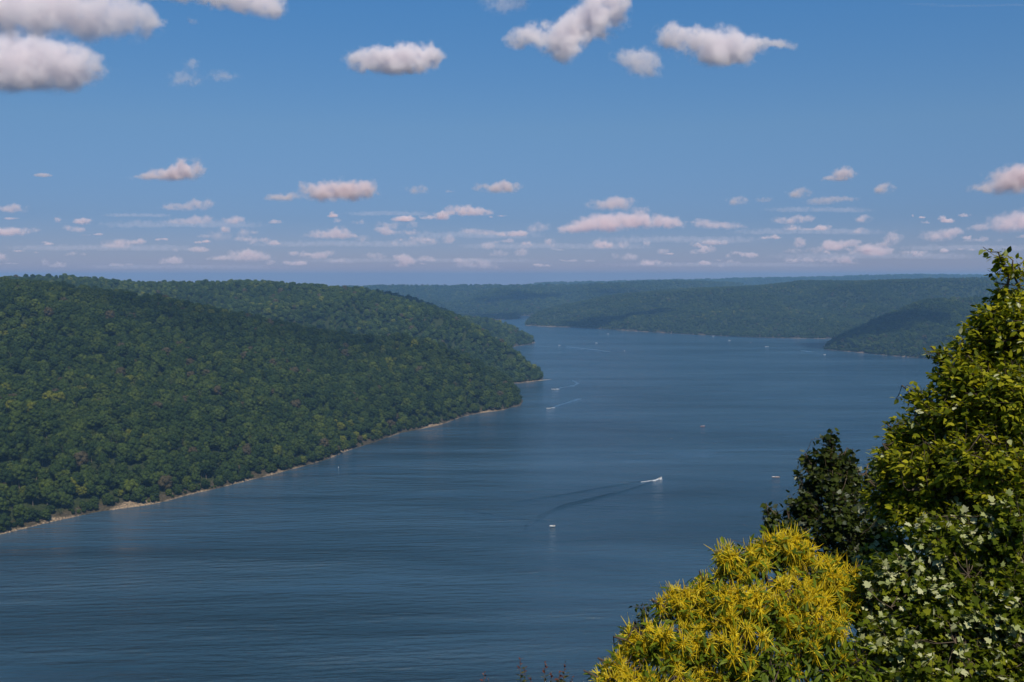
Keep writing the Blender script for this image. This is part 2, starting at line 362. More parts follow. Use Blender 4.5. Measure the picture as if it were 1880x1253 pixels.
hill('hill_far_shore', c4, back=(0, 700), area=70, seed=5, bump=70, NU=200, tscale=0.92, gully=420, bank=3.4)
c5 = [(on_water(1512, 642), at(1519, 632, 2790)), (on_water(1530, 643.5), at(1546, 612, 2860)), (on_water(1560, 646), at(1581, 594, 2940)), (on_water(1605, 650.5), at(1616, 580, 3000)),
      (on_water(1650, 655), at(1651, 566, 3040)), (on_water(1714, 660), at(1686, 550, 3060)), (on_water(1800, 668), at(1721, 546, 3060)), (on_water(1900, 676), at(1785, 543, 3050)), (W(1800, 2250), at(1900, 540, 3000)), (W(2300, 2200), at(2200, 535, 3000))]
hill('headland_right', c5, back=(60, 260), area=60, seed=6, bump=34, NU=110, gully=300)
c6b = [(W(-500, 4820), at(840, 583, 5000)), (W(-120, 4780), at(902, 580, 4950)), (on_water(926, 587.5), at(926, 575.5, 4930)), (on_water(944, 586.5), at(950, 574, 4950)), (W(40, 4960), at(956, 578, 4990))]
hill('headland_far', c6b, back=(0, 150), area=120, seed=7, bump=3, NU=50, NV=24, tscale=1.2)
c6 = [(W(-2600, 5600), at(300, 527, 6900)), (W(-1500, 5500), at(560, 527, 6900)), (W(-900, 5400), at(654, 526, 6900)), (W(-500, 5350), at(746, 523.5, 6900)), (W(-300, 5330), at(800, 524.5, 6900)),
      (W(-100, 5320), at(858, 523.5, 6900)), (W(100, 5200), at(960, 523.5, 6800)), (W(250, 5150), at(1028, 523, 6750)), (W(450, 5200), at(1096, 520.5, 6700)), (W(800, 5300), at(1165, 517.5, 6700)),
      (W(1000, 5400), at(1205, 516, 6700)), (W(1200, 5500), at(1260, 517, 6800)), (W(1700, 5600), at(1360, 519, 6900))]
hill('hill_far_blue', c6, back=(0, 500), area=220, edge=8, seed=8, bump=50, NU=120, tscale=1.6, gully=600)
c7 = [(W(-300, 8000), at(1000, 521, 9500)), (W(1000, 7900), at(1200, 516.5, 9500)), (W(1700, 7900), at(1300, 515, 9500)), (W(2100, 7900), at(1370, 512.5, 9500)), (W(2600, 7900), at(1458, 512, 9500)), (W(2900, 7900), at(1528, 510, 9500)),
      (W(3200, 7900), at(1598, 507.5, 9500)), (W(3500, 7900), at(1651, 506.5, 9500)), (W(4200, 7900), at(1809, 507, 9500)), (W(5600, 7900), at(2100, 507, 9500))]
hill('ridge_horizon', c7, back=(0, 600), area=520, edge=12, seed=9, bump=20, NU=90, NV=40, tscale=2.3, gully=800)
c8 = [(W(-9000, 12000), (-9000, 13500, 92)), (W(-4000, 12000), (-4000, 13500, 94)), (W(0, 12000), (0, 13500, 92)), (W(4000, 12000), (4000, 13500, 120)), (W(9000, 12000), (9000, 13500, 120))]
FOREST_KEEP = len(FOREST)
hill('land_beyond', c8, back=(0, 1200), area=6000, edge=0, seed=10, bump=8, NU=80, NV=20, tscale=1.0)
FOREST = FOREST[:FOREST_KEEP]

# ---------------------------------------------------------------- forest trees
def ico(sub):
    import bmesh
    bm = bmesh.new(); bmesh.ops.create_icosphere(bm, subdivisions=sub, radius=1.0)
    V = np.array([v.co[:] for v in bm.verts]); Fc = np.array([[v.index for v in f.verts] for f in bm.faces]); bm.free()
    return V, Fc
ICO1 = ico(1); ICO2 = ico(2)
def crown_mesh(name, seed, h=19.0, w=9.5, lobes=13, clumps=760, size=1.15, low=0.18, core=True):
    g = np.random.default_rng(seed); Vs, Fs, off = [], [], 0
    # lobes of a broad crown: wide in the middle, domed at the top
    L = []
    zc, az_, ar_ = h * 0.58, h * 0.27, w * 0.34
    for k in range(lobes):
        t = (k + 0.5) / lobes; cz = 0.98 - 1.55 * t; a = k * 2.39996 + g.random() * 0.7
        sr = math.sqrt(max(0.0, 1 - cz * cz)); q = 0.82 + 0.3 * g.random()
        s = w * (0.19 + 0.08 * g.random())
        L.append((np.array([ar_ * sr * math.cos(a) * q, ar_ * sr * math.sin(a) * q, zc + az_ * cz * q]), np.array([s, s, s * (0.75 + 0.3 * g.random())])))
    L.append((np.array([0, 0, zc - h * 0.05]), np.array([w * .34, w * .34, h * .27])))
    if core:
        for c, s in L:
            d = 1 + 0.16 * vnoise(ICO2[0] * 2.2 + c, seed)[:, None]
            Vs.append(c + ICO2[0] * s * d * 0.86); Fs.append(ICO2[1] + off); off += len(ICO2[0])
    n = clumps; pick = g.integers(0, len(L) - 1, n)
    d = g.normal(size=(n, 3)); d[:, 2] = d[:, 2] * 0.8 + 0.25; d /= np.linalg.norm(d, axis=1, keepdims=True)
    C = np.array([L[i][0] for i in pick]); Sz = np.array([L[i][1] for i in pick])
    P = C + d * Sz * (0.85 + 0.28 * g.random((n, 1)))
    nrm = d + g.normal(size=(n, 3)) * 0.55; nrm /= np.linalg.norm(nrm, axis=1, keepdims=True)
    t1 = np.cross(nrm, g.normal(size=(n, 3))); t1 /= np.linalg.norm(t1, axis=1, keepdims=True); t2 = np.cross(nrm, t1)
    s = size * (0.45 + 0.55 * g.random((n, 1)))
    q = np.stack([P - t1 * s * 0.62, P - t2 * s * 0.4 + nrm * 0.1, P + t1 * s * 0.7, P + t2 * s * 0.42 + nrm * 0.12], 1).reshape(-1, 3)
    Vq = q; tri = (np.arange(n)[:, None] * 4 + np.array([[0, 1, 2], [0, 2, 3]]).reshape(1, 6)).reshape(-1, 3) + off
    Vs.append(Vq); Fs.append(tri)
    return mesh_np(name, np.concatenate(Vs), np.concatenate(Fs), [M_FOREST])
def tube(pts, rad, k=6):
    pts = np.asarray(pts, float); m = len(pts); d = np.gradient(pts, axis=0); d /= np.maximum(np.linalg.norm(d, axis=1, keepdims=True), 1e-9)
    ref = np.where(np.abs(d[:, 2:3]) > 0.9, np.array([[1.0, 0, 0]]), np.array([[0, 0, 1.0]]))
    a = np.cross(d, ref); a /= np.linalg.norm(a, axis=1, keepdims=True); b = np.cross(d, a)
    th = np.arange(k) / k * 2 * math.pi
    V = pts[:, None] + (a[:, None] * np.cos(th)[None, :, None] + b[:, None] * np.sin(th)[None, :, None]) * np.asarray(rad, float)[:, None, None]
    Fc = []
    i = (np.arange(m - 1)[:, None] * k + np.arange(k)[None]).ravel(); j = (np.arange(m - 1)[:, None] * k + (np.arange(k)[None] + 1) % k).ravel()
    return V.reshape(-1, 3), np.stack([i, j, j + k, i + k], -1)
def trunk_mesh(name, seed, h):
    g = np.random.default_rng(seed); Vs, Fs, off = [], [], 0
    z = np.linspace(-0.6, h * 0.8, 7); p = np.stack([0.25 * np.sin(z * 0.3 + seed), 0.2 * np.cos(z * 0.23 + seed), z], -1)
    v, f = tube(p, 0.32 * (1 - z / h * 0.85)); Vs.append(v); Fs.append(f); off += len(v)
    for k in range(6):
        t = 0.35 + 0.08 * k; b = p[0] * 0 + np.array([0, 0, h * t]); a = k * 2.4 + seed; l = h * 0.2
        q = np.stack([b, b + np.array([math.cos(a) * l * .5, math.sin(a) * l * .5, l * .45]), b + np.array([math.cos(a) * l * .85, math.sin(a) * l * .85, l * 1.0])])
        v, f = tube(q, [0.13, 0.09, 0.03], 4); Vs.append(v); Fs.append(f + off); off += len(v)
    return mesh_np(name, np.concatenate(Vs), np.concatenate(Fs), [M_BARK])
KINDS = [dict(h=17, w=11.5, lobes=13), dict(h=19, w=10.2, lobes=14), dict(h=16, w=12.5, lobes=12), dict(h=18, w=9.4, lobes=12), dict(h=14.5, w=10.0, lobes=11), dict(h=19.5, w=12.0, lobes=15)]
CROWNS = [crown_mesh('crown', 40 + i, low=0.16, **k) for i, k in enumerate(KINDS)]
CROWNS.append(crown_mesh('thin_crown', 60, h=18, w=8.5, lobes=12, clumps=330, size=0.75, core=False))
TRUNKS = [trunk_mesh('trunk', i, k['h']) for i, k in enumerate(KINDS)] + [trunk_mesh('trunk', 9, 19)]
LOWS = [crown_mesh('far_crown', 80 + i, h=16, w=12, lobes=6, clumps=110, size=2.0, core=True) for i in range(3)]

allP, allS, allR, allK = [], [], [], []
for fi, fr in enumerate(FOREST):
    P = fr['P'].copy(); n = len(P)
    s = fr['scale'] * (0.55 + 0.58 * rng.random(n) ** 1.4) * np.where(fr['D'] < 0, 0.30 + 0.34 * rng.random(n), np.where(fr['D'] < 14, 0.85, 1.0))
    P[:, 2] -= np.where(fr['D'] < 0, 1.6, np.where(fr['D'] < 18, 2.2, 0.0))
    k = np.where(rng.random(n) < 0.03, 6, rng.integers(0, 6, n))
    if fi >= 4: k = 7 + rng.integers(0, 3, n)
    allP.append(P - np.array([0, 0, 0.3])); allS.append(s); allR.append(rng.random(n) * 6.283); allK.append(k)
nearP = allP[0]
px, py, dep = project(nearP + np.array([0, 0, 9.0]))
vis = (px > 4) & (px < 1876)
order = np.argsort(np.where(vis, dep / allS[0], 1e9))[:300]
protos = {}
lab_by = {True: 'green broadleaf tree in the front ranks along the sandy left shore',
          False: 'green broadleaf tree on the left hillside just behind the shoreline trees'}
for q in order:
    kk = int(allK[0][q]); front = bool(allD0 < 34) if (allD0 := FOREST[0]['D'][q]) is not None else False
    nm = 'bare_tree' if kk == 6 else 'broadleaf_tree'
    t = empty(nm, nearP[q].tolist(), 'thin greyish half bare tree among the green trees of the left shore' if kk == 6 else lab_by[front], 'tree',
              'thin half bare trees on the left shore' if kk == 6 else ('front trees of the left shore' if front else 'trees behind the left shoreline'), rz=float(allR[0][q]))
    t.scale = (float(allS[0][q]),) * 3
    obj('crown', CROWNS[kk], t); obj('trunk', TRUNKS[kk], t)
rest = np.ones(len(nearP), bool); rest[order] = False
allP[0], allS[0], allR[0], allK[0] = allP[0][rest], allS[0][rest], allR[0][rest], allK[0][rest]

def instancer(name, P, S, Rz, K, meshes, label):
    me = bpy.data.meshes.new(name); me.vertices.add(len(P)); me.vertices.foreach_set('co', np.asarray(P, np.float32).ravel())
    for nm, arr, ty in (('scl', S, 'FLOAT'), ('rotz', Rz, 'FLOAT'), ('kind_index', K, 'INT')):
        a = me.attributes.new(nm, ty, 'POINT'); a.data.foreach_set('value', np.asarray(arr, np.float32 if ty == 'FLOAT' else np.int32))
    o = obj(name, me); tag(o, label, None, None, 'stuff')
    g = bpy.data.node_groups.new(name, 'GeometryNodeTree')
    g.interface.new_socket('Geometry', in_out='INPUT', socket_type='NodeSocketGeometry'); g.interface.new_socket('Geometry', in_out='OUTPUT', socket_type='NodeSocketGeometry')
    gi = g.nodes.new('NodeGroupInput'); go = g.nodes.new('NodeGroupOutput'); iop = g.nodes.new('GeometryNodeInstanceOnPoints')
    def attr(nm, ty):
        a = g.nodes.new('GeometryNodeInputNamedAttribute'); a.data_type = ty; a.inputs['Name'].default_value = nm
        return [s for s in a.outputs if s.enabled][0] if any(s.enabled for s in a.outputs) else a.outputs[0]
    g2i = g.nodes.new('GeometryNodeGeometryToInstance')
    for mo in reversed(meshes):
        oi = g.nodes.new('GeometryNodeObjectInfo'); oi.inputs['Object'].default_value = mo; oi.inputs['As Instance'].default_value = False
        oi.transform_space = 'ORIGINAL'
        g2 = g.nodes.new('GeometryNodeGeometryToInstance'); g.links.new(oi.outputs['Geometry'], g2.inputs[0])
        protos.setdefault(name, []).append(g2)
    j = g.nodes.new('GeometryNodeJoinGeometry')
    for g2 in protos[name]: g.links.new(g2.outputs[0], j.inputs[0])
    g.nodes.remove(g2i)
    g.links.new(gi.outputs[0], iop.inputs['Points']); g.links.new(j.outputs[0], iop.inputs['Instance'])
    iop.inputs['Pick Instance'].default_value = True
    g.links.new(attr('kind_index', 'INT'), iop.inputs['Instance Index'])
    cx = g.nodes.new('ShaderNodeCombineXYZ'); g.links.new(attr('rotz', 'FLOAT'), cx.inputs[2])
    e2r = g.nodes.new('FunctionNodeEulerToRotation'); g.links.new(cx.outputs[0], e2r.inputs[0]); g.links.new(e2r.outputs[0], iop.inputs['Rotation'])
    g.links.new(attr('scl', 'FLOAT'), iop.inputs['Scale'])
    g.links.new(iop.outputs[0], go.inputs[0])
    md = o.modifiers.new('scatter', 'NODES'); md.node_group = g
    return o
# sources for the scatter: objects that are not linked to the scene
SRC = [bpy.data.objects.new('crown', m) for m in CROWNS]; SRCL = [bpy.data.objects.new('far_crown', m) for m in LOWS]
cat = lambda a, i: np.concatenate([a[k] for k in i])
near_i = [0, 1, 2, 3]; far_i = list(range(4, len(allP)))
SRC_L = []
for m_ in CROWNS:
    m2_ = m_.copy(); m2_.materials[0] = M_FOREST_LIT_TINT; SRC_L.append(bpy.data.objects.new('crown', m2_))
instancer('forest', allP[0], allS[0], allR[0], allK[0], SRC, 'dense dark green forest covering the nearest left hill')
near_i = [1, 2, 3]
instancer('forest_middle', cat(allP, near_i), cat(allS, near_i), cat(allR, near_i), cat(allK, near_i), SRC_L, 'dense green forest tinted paler as if sunlit and hazy covering the hills behind the near left hill')
instancer('forest_far', cat(allP, far_i), cat(allS, far_i), cat(allR, far_i), cat(allK, far_i) - 7, SRCL, 'dense forest covering the distant hills across the lake')


# ---------------------------------------------------------------- haze
HX = 15000.0
hz_v = [(x, y, z) for x in (-HX, HX) for y in (-700.0, 15800.0) for z in (-4.0, 262.0)]
hz_f = [(0, 1, 3, 2), (4, 6, 7, 5), (0, 4, 5, 1), (2, 3, 7, 6), (0, 2, 6, 4), (1, 5, 7, 3)]
hm, hn, ho = mat('haze'); pv = node(hn, 'ShaderNodeVolumePrincipled'); pv.inputs['Color'].default_value = (0.34, 0.65, 1.0, 1)
pv.inputs['Density'].default_value = 0.90e-4; pv.inputs['Anisotropy'].default_value = 0.1
hn.links.new(pv.outputs[0], ho.inputs['Volume'])
haze = obj('haze', mesh_np('haze', np.array(hz_v), hz_f, [hm])); tag(haze, kind='stuff')


# ---------------------------------------------------------------- clouds
def cloud_mat(dens, C, rad, zb, ns, rough, soft, seed, col):
    """vapour whose density thins out towards the torn edge of the billows (object space, metres)"""
    m, n, out = mat('cloud_vapour'); L = n.links.new
    tc = node(n, 'ShaderNodeTexCoord'); tot = None
    wz = node(n, 'ShaderNodeTexNoise', Scale=0.62 / ns, Detail=3.0, Roughness=0.55); wz.noise_dimensions = '4D'; wz.inputs['W'].default_value = seed * 0.77; L(tc.outputs['Object'], wz.inputs['Vector'])
    wv = node(n, 'ShaderNodeVectorMath', operation='MULTIPLY_ADD'); L(wz.outputs['Color'], wv.inputs[0]); wv.inputs[1].default_value = (2.6 * ns, 2.6 * ns, 1.7 * ns); wv.inputs[2].default_value = (-1.3 * ns, -1.3 * ns, -0.85 * ns)
    wp = node(n, 'ShaderNodeVectorMath', operation='ADD'); L(tc.outputs['Object'], wp.inputs[0]); L(wv.outputs[0], wp.inputs[1])
    for c, r in zip(C, rad):
        s_ = node(n, 'ShaderNodeVectorMath', operation='SUBTRACT'); L(wp.outputs[0], s_.inputs[0]); s_.inputs[1].default_value = tuple(c)
        k = node(n, 'ShaderNodeVectorMath', operation='MULTIPLY'); L(s_.outputs[0], k.inputs[0]); k.inputs[1].default_value = tuple(1.0 / r)
        d = node(n, 'ShaderNodeVectorMath', operation='DOT_PRODUCT'); L(k.outputs[0], d.inputs[0]); L(k.outputs[0], d.inputs[1])
        e = node(n, 'ShaderNodeMath', operation='MULTIPLY'); L(d.outputs['Value'], e.inputs[0]); e.inputs[1].default_value = -1.1
        x = node(n, 'ShaderNodeMath', operation='EXPONENT'); L(e.outputs[0], x.inputs[0])
        if tot is None: tot = x
        else:
            ad = node(n, 'ShaderNodeMath', operation='ADD'); L(tot.outputs[0], ad.inputs[0]); L(x.outputs[0], ad.inputs[1]); tot = ad
    nz = node(n, 'ShaderNodeTexNoise', Scale=1.15 / ns, Detail=7.0, Roughness=0.64); nz.noise_dimensions = '4D'; nz.inputs['W'].default_value = seed * 1.7; L(tc.outputs['Object'], nz.inputs['Vector'])
    na = node(n, 'ShaderNodeMath', operation='MULTIPLY_ADD'); L(nz.outputs[0], na.inputs[0]); na.inputs[1].default_value = 4.2 * rough; na.inputs[2].default_value = 1.0 - 2.1 * rough
    f = node(n, 'ShaderNodeMath', operation='MULTIPLY'); L(tot.outputs[0], f.inputs[0]); L(na.outputs[0], f.inputs[1])
    g = node(n, 'ShaderNodeMapRange'); g.interpolation_type = 'SMOOTHSTEP'; L(f.outputs[0], g.inputs[0]); g.inputs[1].default_value = 0.36; g.inputs[2].default_value = 0.36 + soft
    sp = node(n, 'ShaderNodeSeparateXYZ'); L(tc.outputs['Object'], sp.inputs[0])
    b = node(n, 'ShaderNodeMapRange'); b.interpolation_type = 'SMOOTHSTEP'; L(sp.outputs[2], b.inputs[0]); b.inputs[1].default_value = zb - (0.55 if rough > 1 else 0.15) * ns; b.inputs[2].default_value = zb + 0.7 * ns
    q = node(n, 'ShaderNodeMath', operation='MULTIPLY'); L(g.outputs[0], q.inputs[0]); L(b.outputs[0], q.inputs[1])
    q2 = node(n, 'ShaderNodeMath', operation='MULTIPLY'); L(q.outputs[0], q2.inputs[0]); q2.inputs[1].default_value = dens
    v = node(n, 'ShaderNodeVolumePrincipled'); v.inputs['Color'].default_value = (*col, 1); v.inputs['Density Attribute'].default_value = ''
    L(q2.outputs[0], v.inputs['Density']); L(v.outputs[0], out.inputs['Volume'])
    m.cycles.volume_sampling = 'MULTIPLE_IMPORTANCE'
    return m
ICOS = {k: ico(k) for k in (4, 5)}
BASE = 1250.0
def cloud(blobs, tau, label, group, seed, base_py=None, sub=4, depth=0.75, rough=0.9, Y=None, col=None):
    """blobs: (px, py, half width, half height) of the billows; the flat base lies at one height of the air"""
    blobs = np.array(blobs, float)
    if col is None: col = (0.968, 0.938, 0.952) if group == UP else (0.955, 0.875, 0.88)  # low clouds get a pinker albedo in place of reddening by distant air
    bp_ = base_py if base_py is not None else (blobs[:, 1] + blobs[:, 3] * 0.8).max()
    if Y is None: Y = (BASE - HC) * F / max(510 - bp_, 12)
    Y = min(Y, 60000.0); mpp = Y / F                   # metres per pixel out there
    C = at(blobs[:, 0], blobs[:, 1], np.full(len(blobs), Y)); g = np.random.default_rng(seed)
    rad = np.stack([blobs[:, 2] * mpp, np.sqrt(blobs[:, 2] * blobs[:, 3]) * mpp * depth, blobs[:, 3] * mpp], -1)
    C[:, 1] += g.normal(size=len(C)) * rad[:, 1] * 0.25
    O = np.average(C, axis=0, weights=rad[:, 0] * rad[:, 2]); ext = (np.abs(C - O) + rad * 2.0).max(0)
    V, Fc = ICOS[sub]; Dr = V / np.linalg.norm(V, axis=1, keepdims=True); Dr = Dr * ext; zb = at(O[0] * 0 + 940, bp_, Y)[2]
    rr = np.zeros(len(V)); hit = np.zeros(len(V), bool)
    ns = blobs[:, 3].mean() * mpp
    for t in np.linspace(1.0, 0.02, 44):
        p = O + Dr * t
        q = ((p[:, None] - C[None]) / rad[None]); f = np.exp(-1.1 * (q * q).sum(-1)).sum(1)
        now = (~hit) & (f > 0.11); rr[now] = t; hit |= now
    rr[~hit] = 0.02
    P = Dr * rr[:, None]
    low = (O[2] + P[:, 2]) < zb
    P[:, 2] = np.where(low, (zb - O[2]) + (O[2] + P[:, 2] - zb) * (0.6 if group == UP else 0.15), P[:, 2])
    size = np.average(np.sqrt(rad[:, 0] * rad[:, 2]))
    o = obj('cloud', mesh_np('cloud', P, Fc, [cloud_mat(tau * 0.72 / size, C - O, rad, zb - O[2], ns, rough * (1.2 if group == UP else 1.0), 0.95, seed, col)], True)); o.location = O.tolist()
    return tag(o, label, 'cloud', group)
UP = 'large clouds high in the sky'; LOWC = 'clouds low over the horizon'
cloud([(20, 15, 120, 50), (130, 30, 100, 46), (220, 45, 62, 36), (-80, 10, 90, 50), (255, 20, 30, 24)], 4.5, 'broad grey white cloud cut by the upper left corner', UP, 101, sub=5)
cloud([(370, -8, 90, 20), (460, 0, 60, 26), (495, 20, 28, 18), (300, -20, 60, 18)], 4.0, 'grey cloud hanging into the top edge right of the corner cloud', UP, 102, sub=5)
cloud([(30, 108, 80, 50), (95, 104, 56, 38), (148, 126, 52, 32), (-40, 120, 70, 46), (40, 142, 110, 26), (15, 80, 24, 18)], 5.0, 'big puffy white cloud at the left edge with a lavender base', UP, 103, sub=5)
cloud([(290, 42, 20, 13), (278, 48, 10, 7)], 1.3, 'small ragged cloud scrap beside the corner cloud', UP, 104)
cloud([(354, 40, 15, 10)], 0.7, 'faintest little cloud scrap under the top edge cloud', UP, 105)
cloud([(335, 146, 38, 18), (352, 116, 18, 12), (412, 140, 30, 12)], 1.0, 'thin pinkish cloud with a raised middle and a right wing', UP, 106)
cloud([(662, 112, 34, 20), (715, 108, 50, 24), (765, 104, 48, 22), (795, 100, 22, 20), (725, 128, 66, 12)], 5.0, 'compact white oval cloud alone in the blue sky', UP, 107, sub=5)
cloud([(925, 2, 62, 22)], 1.5, 'thin grey cloud on the top edge left of the great slanting cloud', UP, 108)
cloud([(1100, 25, 50, 42), (1045, 48, 55, 32), (985, 70, 46, 24), (940, 80, 34, 16), (1035, 92, 34, 28), (1130, 12, 28, 34)], 5.0, 'great bright slanting cloud touching the top edge', UP, 109, sub=5)
cloud([(1235, 68, 34, 26), (1300, 78, 62, 34), (1365, 86, 48, 26), (1330, 106, 46, 18), (1430, 84, 36, 10)], 4.2, 'wide white cloud tapering to a thin tail on its right', UP, 110, sub=5)
cloud([(1175, 112, 40, 26), (1195, 130, 26, 18), (1150, 108, 28, 14)], 1.6, 'soft faint cloud below and left of the tailed cloud', UP, 111)
cloud([(345, 312, 42, 22), (300, 322, 44, 14), (262, 328, 24, 7)], 4.5, 'white wedge shaped cloud alone above the left hills', LOWC, 112)
cloud([(580, 352, 42, 22), (642, 352, 44, 24), (680, 348, 16, 16), (520, 364, 34, 11)], 5.0, 'twin humped bright white cloud in the middle left', LOWC, 113)
cloud([(765, 350, 34, 11)], 1.4, 'small soft cloud right of the twin humped cloud', LOWC, 114)
cloud([(825, 352, 12, 5)], 0.9, 'tiny lavender cloud dot between two soft clouds', LOWC, 115, sub=4)
cloud([(900, 346, 38, 13), (935, 344, 26, 12)], 3.0, 'flat based oval cloud over the middle of the lake', LOWC, 116)
cloud([(845, 386, 36, 12), (885, 390, 28, 8), (815, 394, 20, 5)], 2.8, 'flat pinkish cloud below the oval cloud', LOWC, 117)
cloud([(1110, 378, 46, 14), (1140, 370, 28, 12)], 2.4, 'broken white cloud cap above the long bank', LOWC, 118)
cloud([(1085, 412, 48, 18), (1130, 406, 44, 18), (1185, 406, 40, 16), (1235, 408, 30, 12), (1050, 424, 26, 8)], 4.0, 'long bright cloud bank right of the middle', LOWC, 119, sub=5)
cloud([(1292, 412, 28, 13), (1340, 416, 40, 8)], 2.0, 'pink cloud at the right end of the long bank', LOWC, 120)
cloud([(370, 375, 34, 12), (320, 382, 34, 10)], 2.0, 'soft cloud below the wedge cloud', LOWC, 121)
cloud([(430, 406, 30, 11)], 2.8, 'small bright cloud left of the twin humped cloud', LOWC, 122)
cloud([(372, 403, 32, 10), (330, 408, 40, 8)], 1.5, 'pale pink cloud left of the small bright cloud', LOWC, 123)
cloud([(18, 384, 40, 11)], 3.0, 'white cloud at the left edge above the pink one', LOWC, 124)
cloud([(30, 426, 42, 9), (5, 428, 20, 9)], 2.6, 'pink cloud at the left edge low over the hill', LOWC, 125)
cloud([(1550, 320, 28, 16), (1524, 330, 24, 5)], 3.0, 'small peaked cloud highest of the group at the right', LOWC, 126)
cloud([(1618, 348, 26, 13)], 3.0, 'round little cloud right of the peaked cloud', LOWC, 127)
cloud([(1465, 356, 32, 13)], 2.4, 'small white cloud left of the peaked cloud', LOWC, 128)
cloud([(1500, 372, 30, 9), (1545, 366, 40, 7)], 1.4, 'thin flat cloud under the peaked cloud', LOWC, 129)
cloud([(1352, 370, 30, 11)], 1.8, 'little lavender cloud at the left of the right hand group', LOWC, 130)
cloud([(1402, 368, 22, 7)], 1.0, 'faint flat cloud between two small white clouds', LOWC, 131, sub=4)
cloud([(1850, 332, 50, 28), (1800, 350, 32, 12), (1890, 330, 40, 30)], 5.0, 'bright white cloud cut by the right edge', LOWC, 132, sub=5)
cloud([(1840, 412, 44, 22), (1890, 405, 40, 20), (1795, 420, 20, 8)], 2.6, 'large pink cloud at the right edge above the tree top', LOWC, 133)
cloud([(1720, 434, 42, 14), (1755, 426, 18, 8)], 2.2, 'pink cloud left of the tree top', LOWC, 134)
cloud([(1640, 438, 22, 15), (1615, 452, 18, 9)], 2.0, 'upright pink cloud low in the right part', LOWC, 135)
cloud([(1440, 406, 30, 10), (1480, 402, 24, 8)], 2.0, 'lavender cloud with a lit left end', LOWC, 136)
cloud([(1582, 403, 22, 10)], 2.2, 'small pink cloud above another pink cloud', LOWC, 137, sub=4)
cloud([(1575, 425, 22, 8)], 1.8, 'small pink cloud beneath its twin', LOWC, 138, sub=4)
cloud([(590, 432, 36, 11), (625, 424, 22, 9), (640, 434, 30, 5)], 2.2, 'ragged pink cloud under the twin humped cloud', LOWC, 139)
cloud([(712, 416, 28, 13), (760, 412, 18, 7)], 1.2, 'faint ring shaped pink cloud left of the middle', LOWC, 140)
cloud([(985, 420, 30, 14)], 1.5, 'faint pink cloud left of the long bank', LOWC, 141)
cloud([(450, 470, 36, 15), (410, 474, 34, 6), (480, 472, 26, 7)], 1.8, 'winged pink cloud just above the left ridge', LOWC, 142)
cloud([(690, 471, 26, 9), (625, 480, 30, 8)], 1.6, 'pink cloud low above the middle ridge', LOWC, 143)
cloud([(915, 466, 20, 9), (960, 465, 16, 11)], 1.5, 'pair of joined pink puffs low over the lake', LOWC, 144, sub=4)
g_ = np.random.default_rng(5)
spots = [(170, 430, 16), (150, 465, 20), (225, 446, 26), (290, 440, 16), (365, 444, 20), (320, 480, 40), (245, 484, 30), (120, 422, 22), (45, 464, 28), (525, 484, 26), (540, 466, 22), (590, 470, 30), (740, 480, 44), (800, 440, 34),
         (870, 427, 40), (1035, 458, 26), (1050, 478, 24), (1155, 470, 34), (1225, 466, 24), (1280, 462, 30), (1330, 445, 40), (1385, 470, 34), (1422, 438, 22), (1455, 462, 36), (1520, 450, 36), (1555, 448, 26), (1590, 466, 30), (1660, 466, 24),
         (1700, 462, 26), (1755, 458, 26), (1490, 478, 30), (1785, 437, 22), (1820, 440, 30), (1300, 480, 30), (985, 488, 34), (880, 484, 30), (430, 430, 36), (500, 445, 30), (700, 446, 34), (1000, 446, 28), (1120, 448, 36), (90, 448, 24), (10, 480, 26), (1745, 405, 26), (1690, 398, 16), (80, 323, 26)]
for k in range(46):
    spots.append((g_.random() * 1900 - 10, 486 - 92 * g_.random() ** 1.3, 14 + 26 * g_.random()))
for k, (x, y, w_) in enumerate(spots):
    w_ *= 0.8 + 0.9 * g_.random() ** 2; hh = w_ * (0.13 + 0.16 * g_.random()); nb = 2 + int(g_.integers(0, 4))
    cloud([(x + g_.normal() * w_ * 0.7, y + g_.normal() * hh * 0.5, w_ * (0.2 + 0.4 * g_.random()), hh * (0.5 + 0.7 * g_.random())) for _ in range(nb)], 0.8 + 2.0 * g_.random() ** 1.6,
          'faint small pinkish cloud among many low over the horizon', 'faint pink cloudlets low over the horizon', 200 + k, sub=4, base_py=y + hh)
for k, (x, y, w_, h_) in enumerate([(330, 412, 170, 9), (620, 448, 190, 8), (860, 432, 150, 9), (1010, 452, 200, 8), (1240, 440, 170, 9), (1480, 425, 160, 8), (1600, 470, 220, 8), (180, 455, 200, 8), (1780, 455, 150, 8), (760, 478, 260, 6), (1330, 486, 260, 6), (330, 490, 220, 6), (710, 392, 90, 6), (1500, 385, 110, 7), (250, 395, 70, 5)]):
    cloud([(x - w_ * 0.5, y + 1, w_ * 0.5, h_), (x + w_ * 0.1, y, w_ * 0.6, h_ * 0.8), (x + w_ * 0.6, y + 2, w_ * 0.4, h_)], 0.6, 'long dim lavender cloud streak low over the horizon', 'lavender cloud streaks low over the horizon', 300 + k, sub=5, base_py=y + h_, depth=0.5, col=(0.93, 0.92, 0.96))
